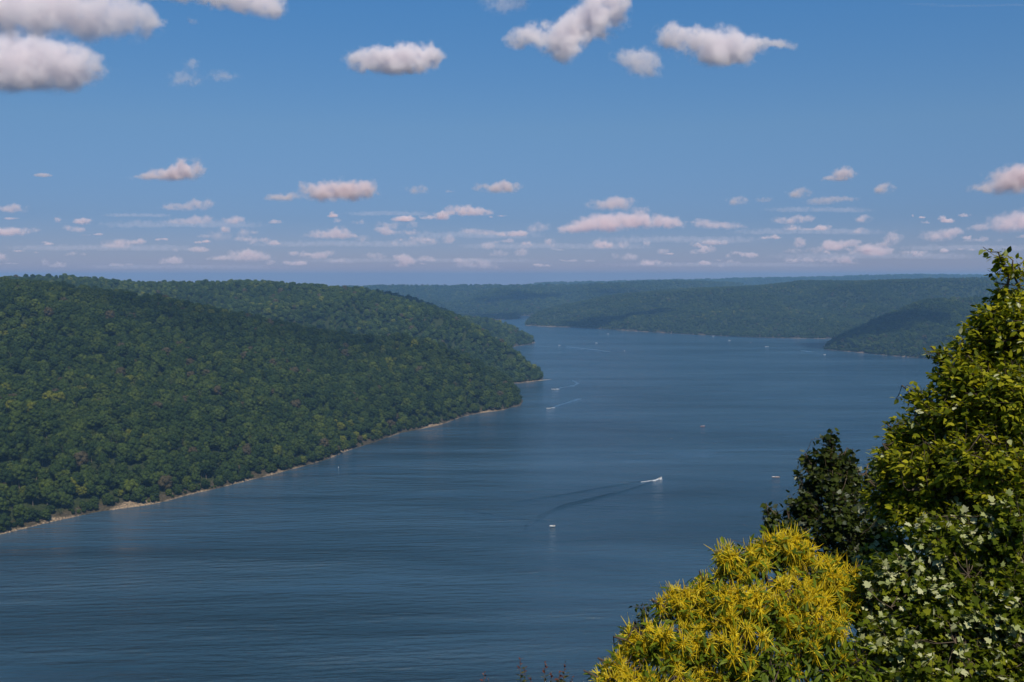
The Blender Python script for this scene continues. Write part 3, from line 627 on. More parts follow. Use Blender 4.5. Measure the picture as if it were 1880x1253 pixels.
# clouds above the view whose shadows lie on the far hills
SH = 'clouds above the view'
cloud([(1335, -165, 95, 40), (1275, -160, 60, 34), (1400, -160, 60, 30)], 40.0, 'cloud above the view shading the far shore hill', SH, 171, Y=3120, base_py=-130, depth=1.6)
cloud([(463, -2560, 520, 150), (0, -2540, 420, 140), (900, -2580, 420, 140), (-400, -2530, 300, 120)], 1.3, 'long cloud above the view shading the crest of the near left hill', SH, 175, Y=690, base_py=-2470, depth=1.05)
cloud([(2193, -540, 150, 70), (2060, -530, 100, 60)], 40.0, 'cloud above the view shading the right hand headland', SH, 172, Y=2020, base_py=-490, depth=1.6)
cloud([(927, -514, 190, 60), (780, -505, 120, 50)], 40.0, 'cloud above the view shading the ridge behind the left hills', SH, 173, Y=2070, base_py=-470, depth=1.4)
cloud([(1125, -443, 130, 50)], 40.0, 'cloud above the view shading the small far headland', SH, 174, Y=3550, base_py=-410, depth=1.6)
cloud([(1760, 12, 80, 3), (1860, 9, 60, 3), (1690, 8, 50, 2)], 0.25, 'thin white streak of cloud in the upper right corner', UP, 160, sub=5, Y=9000, depth=0.4)


# ---------------------------------------------------------------- the slope below the overlook
def ground_z(x, y):
    x = np.asarray(x, float); y = np.asarray(y, float)
    z = np.where(y < 2.0, 198.2 + np.clip(-y, 0, 300) * 0.02, 198.2 - 0.75 * (y - 2.0))
    z = z + 0.35 * fbm(np.stack([x / 6.0, y / 6.0, x * 0], -1), 3, 31) * np.clip((y + 5) / 6, 0, 1) * np.clip((np.hypot(x, y) - 1.5) / 3, 0, 1)
    return np.maximum(z, -2.5)
gx = np.concatenate([np.linspace(-700, -40, 34), np.linspace(-36, 36, 73), np.linspace(40, 700, 34)])
gy = np.concatenate([np.linspace(-600, -12, 24), np.linspace(-10, 40, 51), np.linspace(43, 290, 60)])
GX, GY = np.meshgrid(gx, gy); nx = len(gx)
i = (np.arange(len(gy) - 1)[:, None] * nx + np.arange(nx - 1)[None]).ravel()
M_SLOPE = plain('slope_soil', (0.045, 0.045, 0.02), 0.95, 0.1, 0.5, 0.8)
tag(obj('overlook_slope', mesh_np('overlook_slope', np.stack([GX, GY, ground_z(GX, GY)], -1).reshape(-1, 3), np.stack([i, i + 1, i + nx + 1, i + nx], -1), [M_SLOPE], True)), kind='structure')

# ---------------------------------------------------------------- trees beside the overlook
def leaf_mat(name, stops, trans, rough=0.42, spec=0.35, tfac=0.38):
    m, n, out = mat(name); L = n.links.new
    at_ = node(n, 'ShaderNodeAttribute', attribute_name='leaf_tone'); oi = node(n, 'ShaderNodeObjectInfo')
    ad = node(n, 'ShaderNodeMath', operation='ADD'); L(at_.outputs['Fac'], ad.inputs[0]); L(oi.outputs['Random'], ad.inputs[1])
    fr = node(n, 'ShaderNodeMath', operation='FRACT'); L(ad.outputs[0], fr.inputs[0])
    r = ramp(n, stops, fr.outputs[0])
    b = node(n, 'ShaderNodeBsdfPrincipled', Roughness=rough); b.inputs['Specular IOR Level'].default_value = spec; L(r.outputs[0], b.inputs['Base Color'])
    t = node(n, 'ShaderNodeBsdfTranslucent'); mx = node(n, 'ShaderNodeMix', data_type='RGBA', blend_type='MULTIPLY'); mx.inputs['Factor'].default_value = 1
    L(r.outputs[0], mx.inputs['A']); mx.inputs['B'].default_value = (*trans, 1); L(mx.outputs['Result'], t.inputs['Color'])
    s_ = node(n, 'ShaderNodeMixShader'); s_.inputs[0].default_value = tfac; L(b.outputs[0], s_.inputs[1]); L(t.outputs[0], s_.inputs[2]); L(s_.outputs[0], out.inputs[0])
    return m
def fold_leaf(w, fold=0.18, droop=0.22, shape=((0.0, 0.0), (0.24, 0.86), (0.5, 1.0), (0.78, 0.52), (1.0, 0.0))):
    V, Fc = [], []
    for y, k in shape: V.append((0, y, -droop * y * y))
    n = len(shape); lf = []
    for sgn in (-1, 1):
        ids = []
        for y, k in shape[1:-1]:
            ids.append(len(V)); V.append((sgn * k * w / 2, y + 0.02, -droop * y * y + fold * k * w / 2))
        mids = list(range(n)); f = [(mids[0], ids[0], mids[1])]
        for q in range(len(ids) - 1): f += [(mids[q + 1], ids[q], ids[q + 1]), (mids[q + 1], ids[q + 1], mids[q + 2])]
        f.append((mids[n - 2], ids[-1], mids[n - 1]))
        Fc += [t if sgn > 0 else t[::-1] for t in f]
    return np.array(V, float), np.array(Fc)
def lobed_leaf():
    pts = [(0, 0), (0.16, 0.10), (0.42, 0.16), (0.30, 0.36), (0.52, 0.62), (0.24, 0.62), (0.20, 0.78), (0, 1.0), (-0.20, 0.78), (-0.24, 0.62), (-0.52, 0.62), (-0.30, 0.36), (-0.42, 0.16), (-0.16, 0.10)]
    V = [(0, 0.40, 0.0)] + [(x, y, 0.10 * abs(x) - 0.16 * (y - 0.4) ** 2) for x, y in pts]
    n = len(pts); return np.array(V, float), np.array([(0, 1 + k, 1 + (k + 1) % n) for k in range(n)])
LEAF_OVATE = fold_leaf(0.56); LEAF_LONG = fold_leaf(0.30, 0.25, 0.30, ((0, 0), (0.22, 0.7), (0.5, 1.0), (0.76, 0.66), (1, 0))); LEAF_LOBED = lobed_leaf()
nrm = lambda a: a / np.maximum(np.linalg.norm(a, axis=-1, keepdims=True), 1e-9)
ALL_TREES = []
def grow(root, blobs, dens, leaves_n, leaf_len, twig_len, wind, droop, seed, tilt=0.55, trunk_r=0.10, top=None, jitter=0.5, sunbias=0.0, up=0.35):
    """branches and leaves of one tree whose crown fills a set of billows (px, py, depth, half width, half height)"""
    g = np.random.default_rng(seed); b = np.array(blobs, float)
    C = at(b[:, 0], b[:, 1], b[:, 2]); mp = b[:, 2] / F
    rad = np.stack([b[:, 3] * mp, (b[:, 3] + b[:, 4]) / 2 * mp, b[:, 4] * mp], -1)
    top = C[np.argmax(C[:, 2])] if top is None else np.array(top)
    base = np.array(root); tt = np.linspace(0, 1, 12)[:, None]
    mid = base * 0.5 + top * 0.5; mid[:2] = base[:2] * 0.75 + top[:2] * 0.25
    tr = (1 - tt) ** 2 * base + 2 * tt * (1 - tt) * mid + tt ** 2 * top
    tr[1:-1, :2] += g.normal(size=(10, 2)) * 0.03
    trunk = tube(tr, trunk_r * (1 - 0.9 * tt[:, 0]) + 0.006, 8)
    limbs, nodes = [], [tr[4:]]
    for c, r in zip(C, rad):
        zt = c[2] - 0.55 * np.linalg.norm((c - tr[6])[:2]) - r[2] * 0.6
        k = int(np.argmin(np.abs(tr[:, 2] - zt))); k = min(max(k, 2), 10); s0 = tr[k]; e = c + np.array([0, 0, r[2] * 0.75]) + (c - s0) * [0.12, 0.12, 0]
        q = np.linspace(0, 1, 9)[:, None]; m = s0 * 0.4 + c * 0.6 - np.array([0, 0, 0.08])
        pl = (1 - q) ** 2 * s0 + 2 * q * (1 - q) * m + q ** 2 * e; pl[1:-1] += g.normal(size=(7, 3)) * 0.025
        rr = min(trunk_r * 0.42, 0.018 + 0.02 * np.linalg.norm(e - s0))
        limbs.append(tube(pl, rr * (1 - 0.82 * q[:, 0]), 6)); nodes.append(pl[2:])
    nodes = np.concatenate(nodes)
    Vs, Fs, off = [], [], 0; LP, LA, LN, LT, tips = [], [], [], [], []
    for c, r in zip(C, rad):
        area = 4 * math.pi * ((r[0] * r[1]) ** 1.6 / 3 + (r[0] * r[2]) ** 1.6 / 3 + (r[1] * r[2]) ** 1.6 / 3) ** (1 / 1.6)
        n = max(6, int(area * dens)); d = nrm(g.normal(size=(n, 3)) + [0, -0.18, 0.12])
        rr = 0.45 + 0.57 * g.random((n, 1)) ** 0.6; P = c + d * r * rr
        for p, dd in zip(P, d):
            ln = twig_len * (0.7 + 0.6 * g.random()); o = nrm(dd * 0.8 + np.array([0, 0, up]) + g.normal(size=3) * 0.35 + np.array(wind) * 0.3)
            p0 = p - o * ln; nn = nodes[np.argmin(((nodes - p0) ** 2).sum(1))]
            pl = np.stack([nn, nn * 0.45 + p0 * 0.55 - [0, 0, 0.03], p0, p0 * 0.5 + p * 0.5 + [0, 0, 0.015], p])
            v, f = tube(pl, [0.007, 0.0055, 0.004, 0.003, 0.0018], 3); Vs.append(v); Fs.append(f + off); off += len(v)
            k = max(3, int(leaves_n * (0.7 + 0.6 * g.random()))); u = np.linspace(0.05, 1.0, k)[:, None]
            pos = p0 + (p - p0) * u; side = nrm(np.cross(o, [0.2, 0.1, 1.0])); a = np.arange(k)[:, None] * 2.4 + g.random() * 6
            sd = side * np.cos(a) + np.cross(o, side) * np.sin(a) * 0.8
            ax = nrm(sd * 0.8 + o * (0.25 + 0.7 * (u > 0.93)) + np.array(wind) + [0, 0, -droop] + g.normal(size=(k, 3)) * 0.28)
            nr = np.array([0, 0, 1.0]) + dd * tilt + g.normal(size=(k, 3)) * jitter
            nr = nrm(nr - (nr * ax).sum(1, keepdims=True) * ax)
            LP.append(pos + ax * 0.02); LA.append(ax); LN.append(nr); LT.append(leaf_len * (0.65 + 0.55 * g.random(k)))
            tips.append(np.concatenate([p, o, dd]))
    return dict(trunk=trunk, limbs=limbs, twigs=(np.concatenate(Vs), np.concatenate(Fs)), P=np.concatenate(LP), A=np.concatenate(LA), N=np.concatenate(LN), S=np.concatenate(LT), tips=np.array(tips), g=g)
def leaf_frames(t):
    X = np.cross(t['A'], t['N']); return np.stack([X, t['A'], t['N']], -1) * t['S'][:, None, None]     # columns
def base_at(px, Y):
    x = float(at(px, 900, Y)[0]); return (x, Y, float(ground_z(x, Y)) - 0.15)
def plant(name, label, category, t, base, leaf, mats, pale_share=0.0, bark=None, leaf_name='leaf'):
    t.update(name=name, label=label, cat=category, base=base, leaf=leaf, mats=mats, bark=bark or M_BARK_NEAR, leaf_name=leaf_name)
    t['pale'] = t['g'].random(len(t['P'])) < pale_share * np.where(vnoise(t['P'] * 2.4, 5) > 0.0, 1.5, 0.4)
    ALL_TREES.append(t)
M_BARK_NEAR = plain('grey_brown_bark', (0.10, 0.075, 0.052), 0.85, 0.2, 0.4, 9.0)
M_BARK_CH = plain('chestnut_bark', (0.085, 0.062, 0.05), 0.85, 0.2, 0.4, 9.0)
M_LEAF_YG = leaf_mat('yellow_green_leaf', [(0.0, (0.05, 0.075, 0.006)), (0.4, (0.13, 0.16, 0.007)), (0.75, (0.29, 0.30, 0.012)), (1.0, (0.42, 0.40, 0.025))], (1.25, 1.15, 0.4), 0.6, 0.1, 0.45)
M_LEAF_MAP = leaf_mat('maple_leaf', [(0.0, (0.06, 0.09, 0.008)), (0.6, (0.125, 0.165, 0.010)), (1.0, (0.25, 0.27, 0.018))], (1.2, 1.1, 0.4), 0.65, 0.08, 0.45)
M_LEAF_PALE = leaf_mat('maple_leaf_underside', [(0.0, (0.22, 0.27, 0.09)), (0.5, (0.36, 0.39, 0.18)), (1.0, (0.52, 0.53, 0.32))], (0.8, 0.9, 0.5), 0.7, 0.1, 0.25)
M_LEAF_DK = leaf_mat('dark_maple_leaf', [(0.0, (0.020, 0.035, 0.006)), (0.6, (0.042, 0.062, 0.009)), (1.0, (0.08, 0.10, 0.014))], (1.1, 1.0, 0.5), 0.6, 0.12, 0.35)
M_LEAF_DKP = leaf_mat('dark_maple_leaf_underside', [(0.0, (0.06, 0.08, 0.045)), (1.0, (0.17, 0.19, 0.13))], (0.8, 0.9, 0.5), 0.5, 0.3, 0.2)
M_LEAF_CH = leaf_mat('chestnut_leaf', [(0.0, (0.055, 0.09, 0.007)), (0.6, (0.12, 0.175, 0.010)), (1.0, (0.21, 0.26, 0.014))], (1.2, 1.2, 0.4), 0.5, 0.2, 0.42)
M_LEAF_RED = leaf_mat('red_tinged_leaf', [(0.0, (0.10, 0.030, 0.015)), (0.5, (0.16, 0.045, 0.02)), (1.0, (0.22, 0.07, 0.02))], (1.1, 0.7, 0.5))
M_LEAF_OL = leaf_mat('olive_leaf', [(0.0, (0.035, 0.04, 0.010)), (0.6, (0.08, 0.075, 0.012)), (1.0, (0.17, 0.13, 0.02))], (1.1, 1.0, 0.5))
M_CATKIN = leaf_mat('catkin', [(0.0, (0.78, 0.58, 0.012)), (0.5, (0.90, 0.74, 0.03)), (1.0, (0.92, 0.84, 0.12))], (1.0, 1.0, 0.6), 0.7, 0.1, 0.5)

bA = [(1840, 480, 11.03, 7, 22), (1864, 492, 11.03, 7, 18), (1852, 552, 11.15, 38, 40), (1826, 600, 11.03, 52, 50), (1800, 640, 11.03, 55, 45), (1875, 610, 10.78, 65, 70), (1790, 690, 10.78, 72, 52), (1745, 690, 11.27, 36, 36),
      (1762, 750, 10.78, 88, 56), (1850, 735, 10.40, 85, 80), (1705, 782, 11.03, 58, 42), (1655, 800, 11.27, 40, 34), (1650, 850, 11.03, 52, 50), (1720, 855, 10.52, 85, 64), (1810, 850, 10.15, 95, 78), (1628, 915, 10.90, 46, 46),
      (1700, 935, 10.52, 76, 54), (1905, 880, 10.15, 78, 95), (1930, 660, 11.27, 60, 100), (1925, 550, 11.40, 38, 50), (1730, 650, 11.40, 18, 18), (1683, 724, 11.40, 16, 22), (1880, 700, 12.0, 80, 150), (1760, 860, 11.8, 110, 90), (1880, 900, 11.6, 110, 130), (1690, 900, 11.8, 70, 80)]
ba = base_at(1945, 11.6)
plant('birch_tree', 'tall tree at the right with yellow green oval leaves and a two spired top', 'tree', grow(ba, bA, 58, 15, 0.080, 0.30, (-0.42, -0.05, 0.02), 0.15, 301, trunk_r=0.09, top=at(1885, 520, 11.5)), ba, LEAF_OVATE, [M_LEAF_YG, M_LEAF_PALE], 0.05)
bB = [(1765, 985, 9.95, 95, 55), (1860, 960, 9.75, 80, 80), (1662, 1055, 9.95, 80, 58), (1780, 1105, 9.65, 115, 75), (1880, 1110, 9.45, 85, 95), (1655, 1165, 9.75, 90, 74), (1760, 1225, 9.35, 125, 75), (1605, 1235, 9.85, 66, 55),
      (1885, 1250, 9.25, 95, 75), (1592, 1120, 10.25, 36, 50), (1850, 700, 10.6, 40, 30), (1700, 1290, 9.35, 160, 60), (1800, 1060, 10.8, 150, 120), (1680, 1180, 10.8, 120, 110), (1860, 1200, 10.6, 140, 110), (1640, 1060, 11.0, 70, 80)]
bb = base_at(1800, 10.2)
plant('maple_tree', 'maple in the lower right corner with many pale leaf undersides turned up by the wind', 'tree', grow(bb, bB, 50, 14, 0.078, 0.28, (-0.30, -0.1, 0.1), 0.25, 302, trunk_r=0.08, jitter=0.7), bb, LEAF_LOBED, [M_LEAF_MAP, M_LEAF_PALE], 0.26)
bC = [(1527, 806, 15.0, 10, 20), (1522, 836, 15.0, 30, 32), (1552, 842, 15.2, 22, 26), (1500, 880, 15.0, 48, 42), (1552, 890, 15.2, 46, 52), (1472, 925, 15.0, 40, 38), (1420, 955, 15.2, 22, 34), (1540, 950, 14.8, 78, 62), (1602, 975, 15.0, 50, 74),
      (1455, 985, 14.8, 50, 44), (1560, 1035, 14.6, 84, 56), (1600, 870, 15.4, 16, 30), (1640, 1030, 14.8, 56, 58), (1484, 850, 15.1, 12, 22), (1415, 1010, 15.0, 20, 30)]
bc = base_at(1540, 15.0)
plant('maple_tree', 'dark conical tree standing between the yellow blossoming tree and the tall tree', 'tree', grow(bc, bC, 26, 14, 0.088, 0.32, (-0.15, 0, 0.1), 0.25, 303, trunk_r=0.13, jitter=0.6, top=at(1527, 800, 15.0)), bc, LEAF_LOBED, [M_LEAF_DK, M_LEAF_DKP], 0.16)
bD = [(1182, 1122, 22.0, 10, 18), (1186, 1150, 22.0, 15, 22), (1166, 1152, 22.0, 15, 20), (1147, 1160, 22.0, 4, 16), (1180, 1190, 22.0, 22, 24), (1158, 1194, 22.0, 16, 16), (1175, 1235, 22.0, 36, 30)]
bd = base_at(1178, 22.0)
plant('sapling', 'small dark tree against the water behind the left of the yellow blossoms', 'tree', grow(bd, bD, 12, 11, 0.12, 0.4, (-0.1, 0, 0), 0.5, 304, trunk_r=0.07, top=at(1182, 1115, 22.0)), bd, LEAF_OVATE, [M_LEAF_DK, M_LEAF_DKP], 0.05)
bE = [(1440, 1005, 10.4, 52, 36), (1362, 1035, 10.2, 58, 40), (1500, 1058, 10.2, 54, 42), (1268, 1108, 10.0, 52, 38), (1350, 1115, 9.8, 82, 54), (1450, 1115, 9.8, 82, 54), (1192, 1172, 9.8, 46, 34), (1262, 1184, 9.6, 74, 50), (1135, 1222, 9.7, 34, 26),
      (1370, 1205, 9.4, 105, 64), (1500, 1185, 9.6, 84, 74), (1155, 1265, 9.5, 66, 38), (1260, 1272, 9.3, 105, 55), (1420, 1285, 9.2, 135, 55), (1562, 1056, 10.3, 22, 26), (1545, 1105, 10.2, 32, 34), (1560, 1240, 9.4, 60, 50), (1112, 1238, 9.6, 22, 18), (1222, 1112, 10.0, 20, 18), (1300, 1062, 10.1, 26, 20), (1405, 1000, 10.3, 24, 18), (1160, 1178, 9.8, 20, 18)]
be = base_at(1420, 10.2)
tE = grow(be, bE, 46, 9, 0.112, 0.26, (-0.1, -0.05, 0), 0.35, 305, trunk_r=0.12, top=at(1440, 990, 10.4), up=0.6)
plant('chestnut_tree', 'tree covered in bright yellow starry catkin blossoms at the bottom edge', 'tree', tE, be, LEAF_LONG, [M_LEAF_CH, M_LEAF_CH], 0.0, M_BARK_CH)

# which leaves show: the nearest leaf of every small patch of the view from the overlook, over all trees
buf = {}
for ti, t in enumerate(ALL_TREES):
    ctr = t['P'] + t['A'] * t['S'][:, None] * 0.5; px, py, dep = project(ctr); t['dep'] = dep
    ok = (px > 0) & (px < 1880) & (py > 0) & (py < 1253)
    for q in np.nonzero(ok)[0]:
        key = (int(px[q] // 9), int(py[q] // 9)); cur = buf.get(key)
        if cur is None or dep[q] < cur[0]: buf[key] = (dep[q], ti, q)
front = {}
for d_, ti, q in buf.values(): front.setdefault(ti, []).append(q)
for ti, t in enumerate(ALL_TREES):
    rt = empty(t['name'], t['base'], t['label'], t['cat']); B = np.array(t['base'])
    v, f = t['trunk']; obj('trunk', mesh_np('trunk', v - B, f, [t['bark']], True), rt)
    for v, f in t['limbs']: obj('branch', mesh_np('branch', v - B, f, [t['bark']], True), rt)
    v, f = t['twigs']; tag(obj('twigs', mesh_np('twigs', v - B, f, [t['bark']], True), rt), kind='stuff')
    M = leaf_frames(t); LV, LF = t['leaf']
    cand = np.array(front.get(ti, []), int)
    view = nrm(t['P'][cand] - np.array([0, 0, HC])); facing = 0.25 + np.abs((t['N'][cand] * view).sum(1))
    big = cand[np.argsort(-(t['S'][cand] / t['dep'][cand] * facing))[:300]] if len(cand) else cand
    restm = np.ones(len(t['P']), bool); restm[big] = False
    metop = mesh_np('leaf', LV, LF, [t['mats'][0]], True); mepale = mesh_np('leaf', LV, LF, [t['mats'][1]], True)
    for q in big:
        o = obj(t['leaf_name'], mepale if t['pale'][q] else metop, rt)
        m4 = Matrix.Identity(4)
        for r_ in range(3):
            for c_ in range(3): m4[r_][c_] = float(M[q, r_, c_])
            m4[r_][3] = float(t['P'][q, r_] - B[r_])
        o.matrix_basis = m4
    idx = np.nonzero(restm)[0]; V = np.einsum('nij,vj->nvi', M[idx], LV) + (t['P'][idx] - B)[:, None]
    Fc = (LF[None] + (np.arange(len(idx)) * len(LV))[:, None, None]).reshape(-1, 3)
    me = mesh_np('leaves', V.reshape(-1, 3), Fc, t['mats'], True, np.repeat(t['pale'][idx].astype(int), len(LF)))
    a = me.attributes.new('leaf_tone', 'FLOAT', 'POINT'); a.data.foreach_set('value', np.repeat(t['g'].random(len(idx)), len(LV)).astype(np.float32))
    tag(obj('leaves', me, rt), kind='stuff'); t['root'] = rt
    print(t['name'], 'leaves', len(t['P']))

# yellow catkin stars of the blossoming tree
def catkin_star(seed):
    g = np.random.default_rng(seed); Vs, Fs, off, T = [], [], 0, []
    for k in range(66):
        a = k * 2.39996 + g.normal() * 0.35; th = 0.12 + 1.9 * math.sqrt((k + 0.5) / 66) + g.normal() * 0.15; ln = 0.086 * (0.4 + 0.75 * g.random())
        d = np.array([math.sin(th) * math.cos(a), math.sin(th) * math.sin(a), math.cos(th)]); h_ = np.array([math.cos(a), math.sin(a), 0])
        curl = g.choice([0.9, -0.5, -1.6], p=[0.3, 0.3, 0.4]); bend = np.array([0, 0, curl * (0.3 + math.sin(min(th, 1.57)))]) * 0.95 + g.normal(size=3) * 0.5
        u = np.linspace(0, 1, 5)[:, None]; pl = d * ln * (u - 0.25 * u * u) + bend * ln * 0.75 * u * u; pl[:, 2] -= 0.03
        v, f = tube(pl, np.array([0.0016, 0.0034, 0.0036, 0.0031, 0.0011]), 3); Vs.append(v); Fs.append(f + off); off += len(v); T.append(np.full(len(v), g.random()))
    me = mesh_np('blossom', np.concatenate(Vs), np.concatenate(Fs), [M_CATKIN], True)
    a = me.attributes.new('leaf_tone', 'FLOAT', 'POINT'); a.data.foreach_set('value', np.concatenate(T).astype(np.float32) * 0.9); return me
STARS = [catkin_star(k) for k in range(6)]
tp = tE['tips']; px, py, dep = project(tp[:, :3]); g = np.random.default_rng(77)
edge_y = np.interp(px, [1080, 1100, 1150, 1200, 1280, 1330, 1400, 1450, 1500, 1580], [1225, 1195, 1160, 1110, 1050, 1010, 975, 965, 1005, 1030])
dp = np.clip((py - edge_y) / 260, 0, 1); right = np.clip((px - 1430) / 160, 0, 1)
prob = np.clip(1.7 - 1.6 * dp - 0.7 * right * dp, 0.10, 1) * np.where(tp[:, 7] < 0.35, 1, 0.25) * np.where(tp[:, 8] > -0.45, 1, 0.15)
pick = np.nonzero((g.random(len(tp)) < prob) & (px > 1060))[0]; g.shuffle(pick)
used = []; B = np.array(be); extra_v, extra_f, extra_t, off = [], [], [], 0
from mathutils import Quaternion
pick = pick[np.argsort(dep[pick] - 0.9 * g.random(len(pick)))]
for q in pick:
    if len(used) >= 620: break
    if used and np.min(((tp[used][:, :3] - tp[q, :3]) ** 2).sum(1)) < 0.072 ** 2: continue
    used.append(q); me = STARS[len(used) % 6]
    d = Vector(tp[q, 3:6]) * 0.5 + Vector((0, 0, 0.8)) + Vector(tp[q, 6:9]) * 0.4
    rot = d.to_track_quat('Z', 'Y') @ Quaternion((0, 0, 1), g.random() * 6.28); sc_ = 0.9 + 0.5 * g.random(); pos = Vector((tp[q, :3] - B).tolist())
    if len(used) <= 300:
        o = obj('blossom', me, tE['root']); o.location = pos; o.rotation_mode = 'QUATERNION'; o.rotation_quaternion = rot; o.scale = (sc_,) * 3
    else:
        co = np.zeros(len(me.vertices) * 3); me.vertices.foreach_get('co', co); Rm = np.array(rot.to_matrix())
        extra_v.append(co.reshape(-1, 3) @ Rm.T * sc_ + np.array(pos)); fc = np.zeros(len(me.polygons) * 4, int); me.polygons.foreach_get('vertices', fc)
        extra_f.append(fc.reshape(-1, 4) + off); off += len(me.vertices); t_ = np.zeros(len(me.vertices)); me.attributes['leaf_tone'].data.foreach_get('value', t_); extra_t.append(t_)
if extra_v:
    me = mesh_np('blossoms', np.concatenate(extra_v), np.concatenate(extra_f), [M_CATKIN], True); a_ = me.attributes.new('leaf_tone', 'FLOAT', 'POINT'); a_.data.foreach_set('value', np.concatenate(extra_t).astype(np.float32))
    tag(obj('blossoms', me, tE['root']), kind='stuff')
print('blossoms', len(used))

# red tipped shrub whose shoots just reach into the bottom of the view
sb = base_at(975, 8.6); rt = empty('shrub', sb, 'shrub with a few upright red tipped shoots at the bottom edge', 'shrub'); B = np.array(sb); g = np.random.default_rng(12)
LVs = LEAF_OVATE; lm = [mesh_np('leaf', *LVs, [m_], True) for m_ in (M_LEAF_OL, M_LEAF_RED, M_LEAF_DK)]
for (x, y, wd) in [(888, 1237, 3), (955, 1211, 5), (964, 1226, 5), (1001, 1217, 4), (1013, 1236, 7), (1037, 1220, 6), (1027, 1236, 7), (974, 1246, 6), (1050, 1246, 5), (897, 1247, 4)]:
    tip = at(x, y, 8.6 + g.normal() * 0.15); u = np.linspace(0, 1, 9)[:, None]; m = B * 0.4 + tip * 0.6; m[:2] = B[:2] * 0.3 + tip[:2] * 0.7
    pl = (1 - u) ** 2 * B + 2 * u * (1 - u) * m + u * u * tip; v, f = tube(pl, 0.012 * (1 - 0.85 * u[:, 0]), 5)
    obj('stem', mesh_np('stem', v - B, f, [M_BARK_NEAR], True), rt)
    L0 = np.linalg.norm(tip - pl[6]); kmax = 26
    for k in range(kmax):
        s_ = k / kmax * 0.42; p = tip + (pl[6] - tip) / L0 * s_ + g.normal(size=3) * 0.006; a = k * 2.4
        dv = nrm(np.array([math.cos(a), math.sin(a) * 0.8, 0.55 + 0.9 * (k < 3)])); nn_ = nrm(np.cross(np.cross(dv, [0, 0, 1.0]), dv) + g.normal(size=3) * 0.3); xx = nrm(np.cross(dv, nn_)); nn_ = np.cross(xx, dv)
        sz = (0.022 + 0.03 * min(1, k / 8)) * (0.8 + 0.4 * g.random()) * (0.7 + wd * 0.06)
        o = obj('leaf', lm[1] if k < 5 or g.random() < 0.12 else lm[0] if g.random() < 0.75 else lm[2], rt)
        m4 = Matrix.Identity(4)
        for r_ in range(3):
            m4[r_][0] = xx[r_] * sz; m4[r_][1] = dv[r_] * sz; m4[r_][2] = nn_[r_] * sz; m4[r_][3] = p[r_] - B[r_]
        o.matrix_basis = m4


# ---------------------------------------------------------------- boats
M_WHITE = plain('white_gelcoat', (0.80, 0.80, 0.78), 0.25, 0.5, 0.03, 2.0)
M_RED = plain('red_gelcoat', (0.33, 0.14, 0.13), 0.3, 0.5, 0.05, 2.0)
M_TAN = plain('tan_hull', (0.36, 0.22, 0.15), 0.35, 0.5, 0.08, 2.0)
M_SEAT = plain('boat_seat', (0.55, 0.50, 0.45), 0.7, 0.2, 0.1, 6.0)
M_DARK = plain('dark_plastic', (0.03, 0.03, 0.035), 0.35, 0.4, 0.1, 8.0)
M_GLASS = plain('tinted_windscreen', (0.05, 0.07, 0.09), 0.08, 0.6, 0.0, 1.0)
M_SKIN = plain('skin', (0.42, 0.26, 0.18), 0.55, 0.3, 0.08, 20.0)
M_SHIRT = plain('dark_shirt', (0.025, 0.028, 0.04), 0.9, 0.1, 0.2, 20.0)
def foam_mat():
    m, n, out = mat('white_foam'); L = n.links.new
    g = node(n, 'ShaderNodeNewGeometry'); z = node(n, 'ShaderNodeTexNoise', Scale=1.6, Detail=5.0); L(g.outputs['Position'], z.inputs['Vector'])
    r = ramp(n, [(0.35, (0.45, 0.50, 0.54)), (0.62, (0.86, 0.88, 0.90))], z.outputs[0]); b = node(n, 'ShaderNodeBsdfDiffuse'); L(r.outputs[0], b.inputs[0]); L(b.outputs[0], out.inputs[0]); return m
def churn_mat():
    m, n, out = mat('churned_water'); L = n.links.new
    g = node(n, 'ShaderNodeNewGeometry'); z = node(n, 'ShaderNodeTexNoise', Scale=0.35, Detail=5.0); L(g.outputs['Position'], z.inputs['Vector'])
    r = ramp(n, [(0.40, (0.025, 0.065, 0.11)), (0.70, (0.06, 0.115, 0.175))], z.outputs[0]); b = node(n, 'ShaderNodeBsdfPrincipled', Roughness=0.3); L(r.outputs[0], b.inputs['Base Color']); L(b.outputs[0], out.inputs[0]); return m
M_FOAM = foam_mat(); M_CHURN = churn_mat()
def box(c, d, bev=0.0):
    c = np.array(c, float); d = np.array(d, float) / 2
    V = np.array([[x, y, z] for x in (-1, 1) for y in (-1, 1) for z in (-1, 1)], float)
    V[V[:, 2] > 0, :2] *= (1 - bev)
    return V * d + c, [(0, 1, 3, 2), (4, 6, 7, 5), (0, 4, 5, 1), (2, 3, 7, 6), (0, 2, 6, 4), (1, 5, 7, 3)]
def loft(secs, close=True):
    secs = np.array(secs, float); m, k, _ = secs.shape; Fc = []
    for i_ in range(m - 1):
        for j_ in range(k - 1): Fc.append((i_ * k + j_, i_ * k + j_ + 1, (i_ + 1) * k + j_ + 1, (i_ + 1) * k + j_))
    Fc.append(tuple(range(k)))
    return secs.reshape(-1, 3), Fc
def hull_sections(ln, beam, free):
    out = []
    for t in np.linspace(0, 1, 11):
        x = (t - 0.5) * ln; b = beam / 2 * (1 - max(0, (t - 0.45) / 0.55) ** 2.2) * (0.93 + 0.07 * min(1, t * 4)); sh = free * (0.9 + 0.45 * t * t); ch = 0.10 + 0.35 * t ** 3; kl = -0.28 + 0.55 * max(0, (t - 0.55) / 0.45) ** 2
        out.append([(x, b, sh), (x, b * 0.86, ch), (x, 0, kl), (x, -b * 0.86, ch), (x, -b, sh)])
    return out
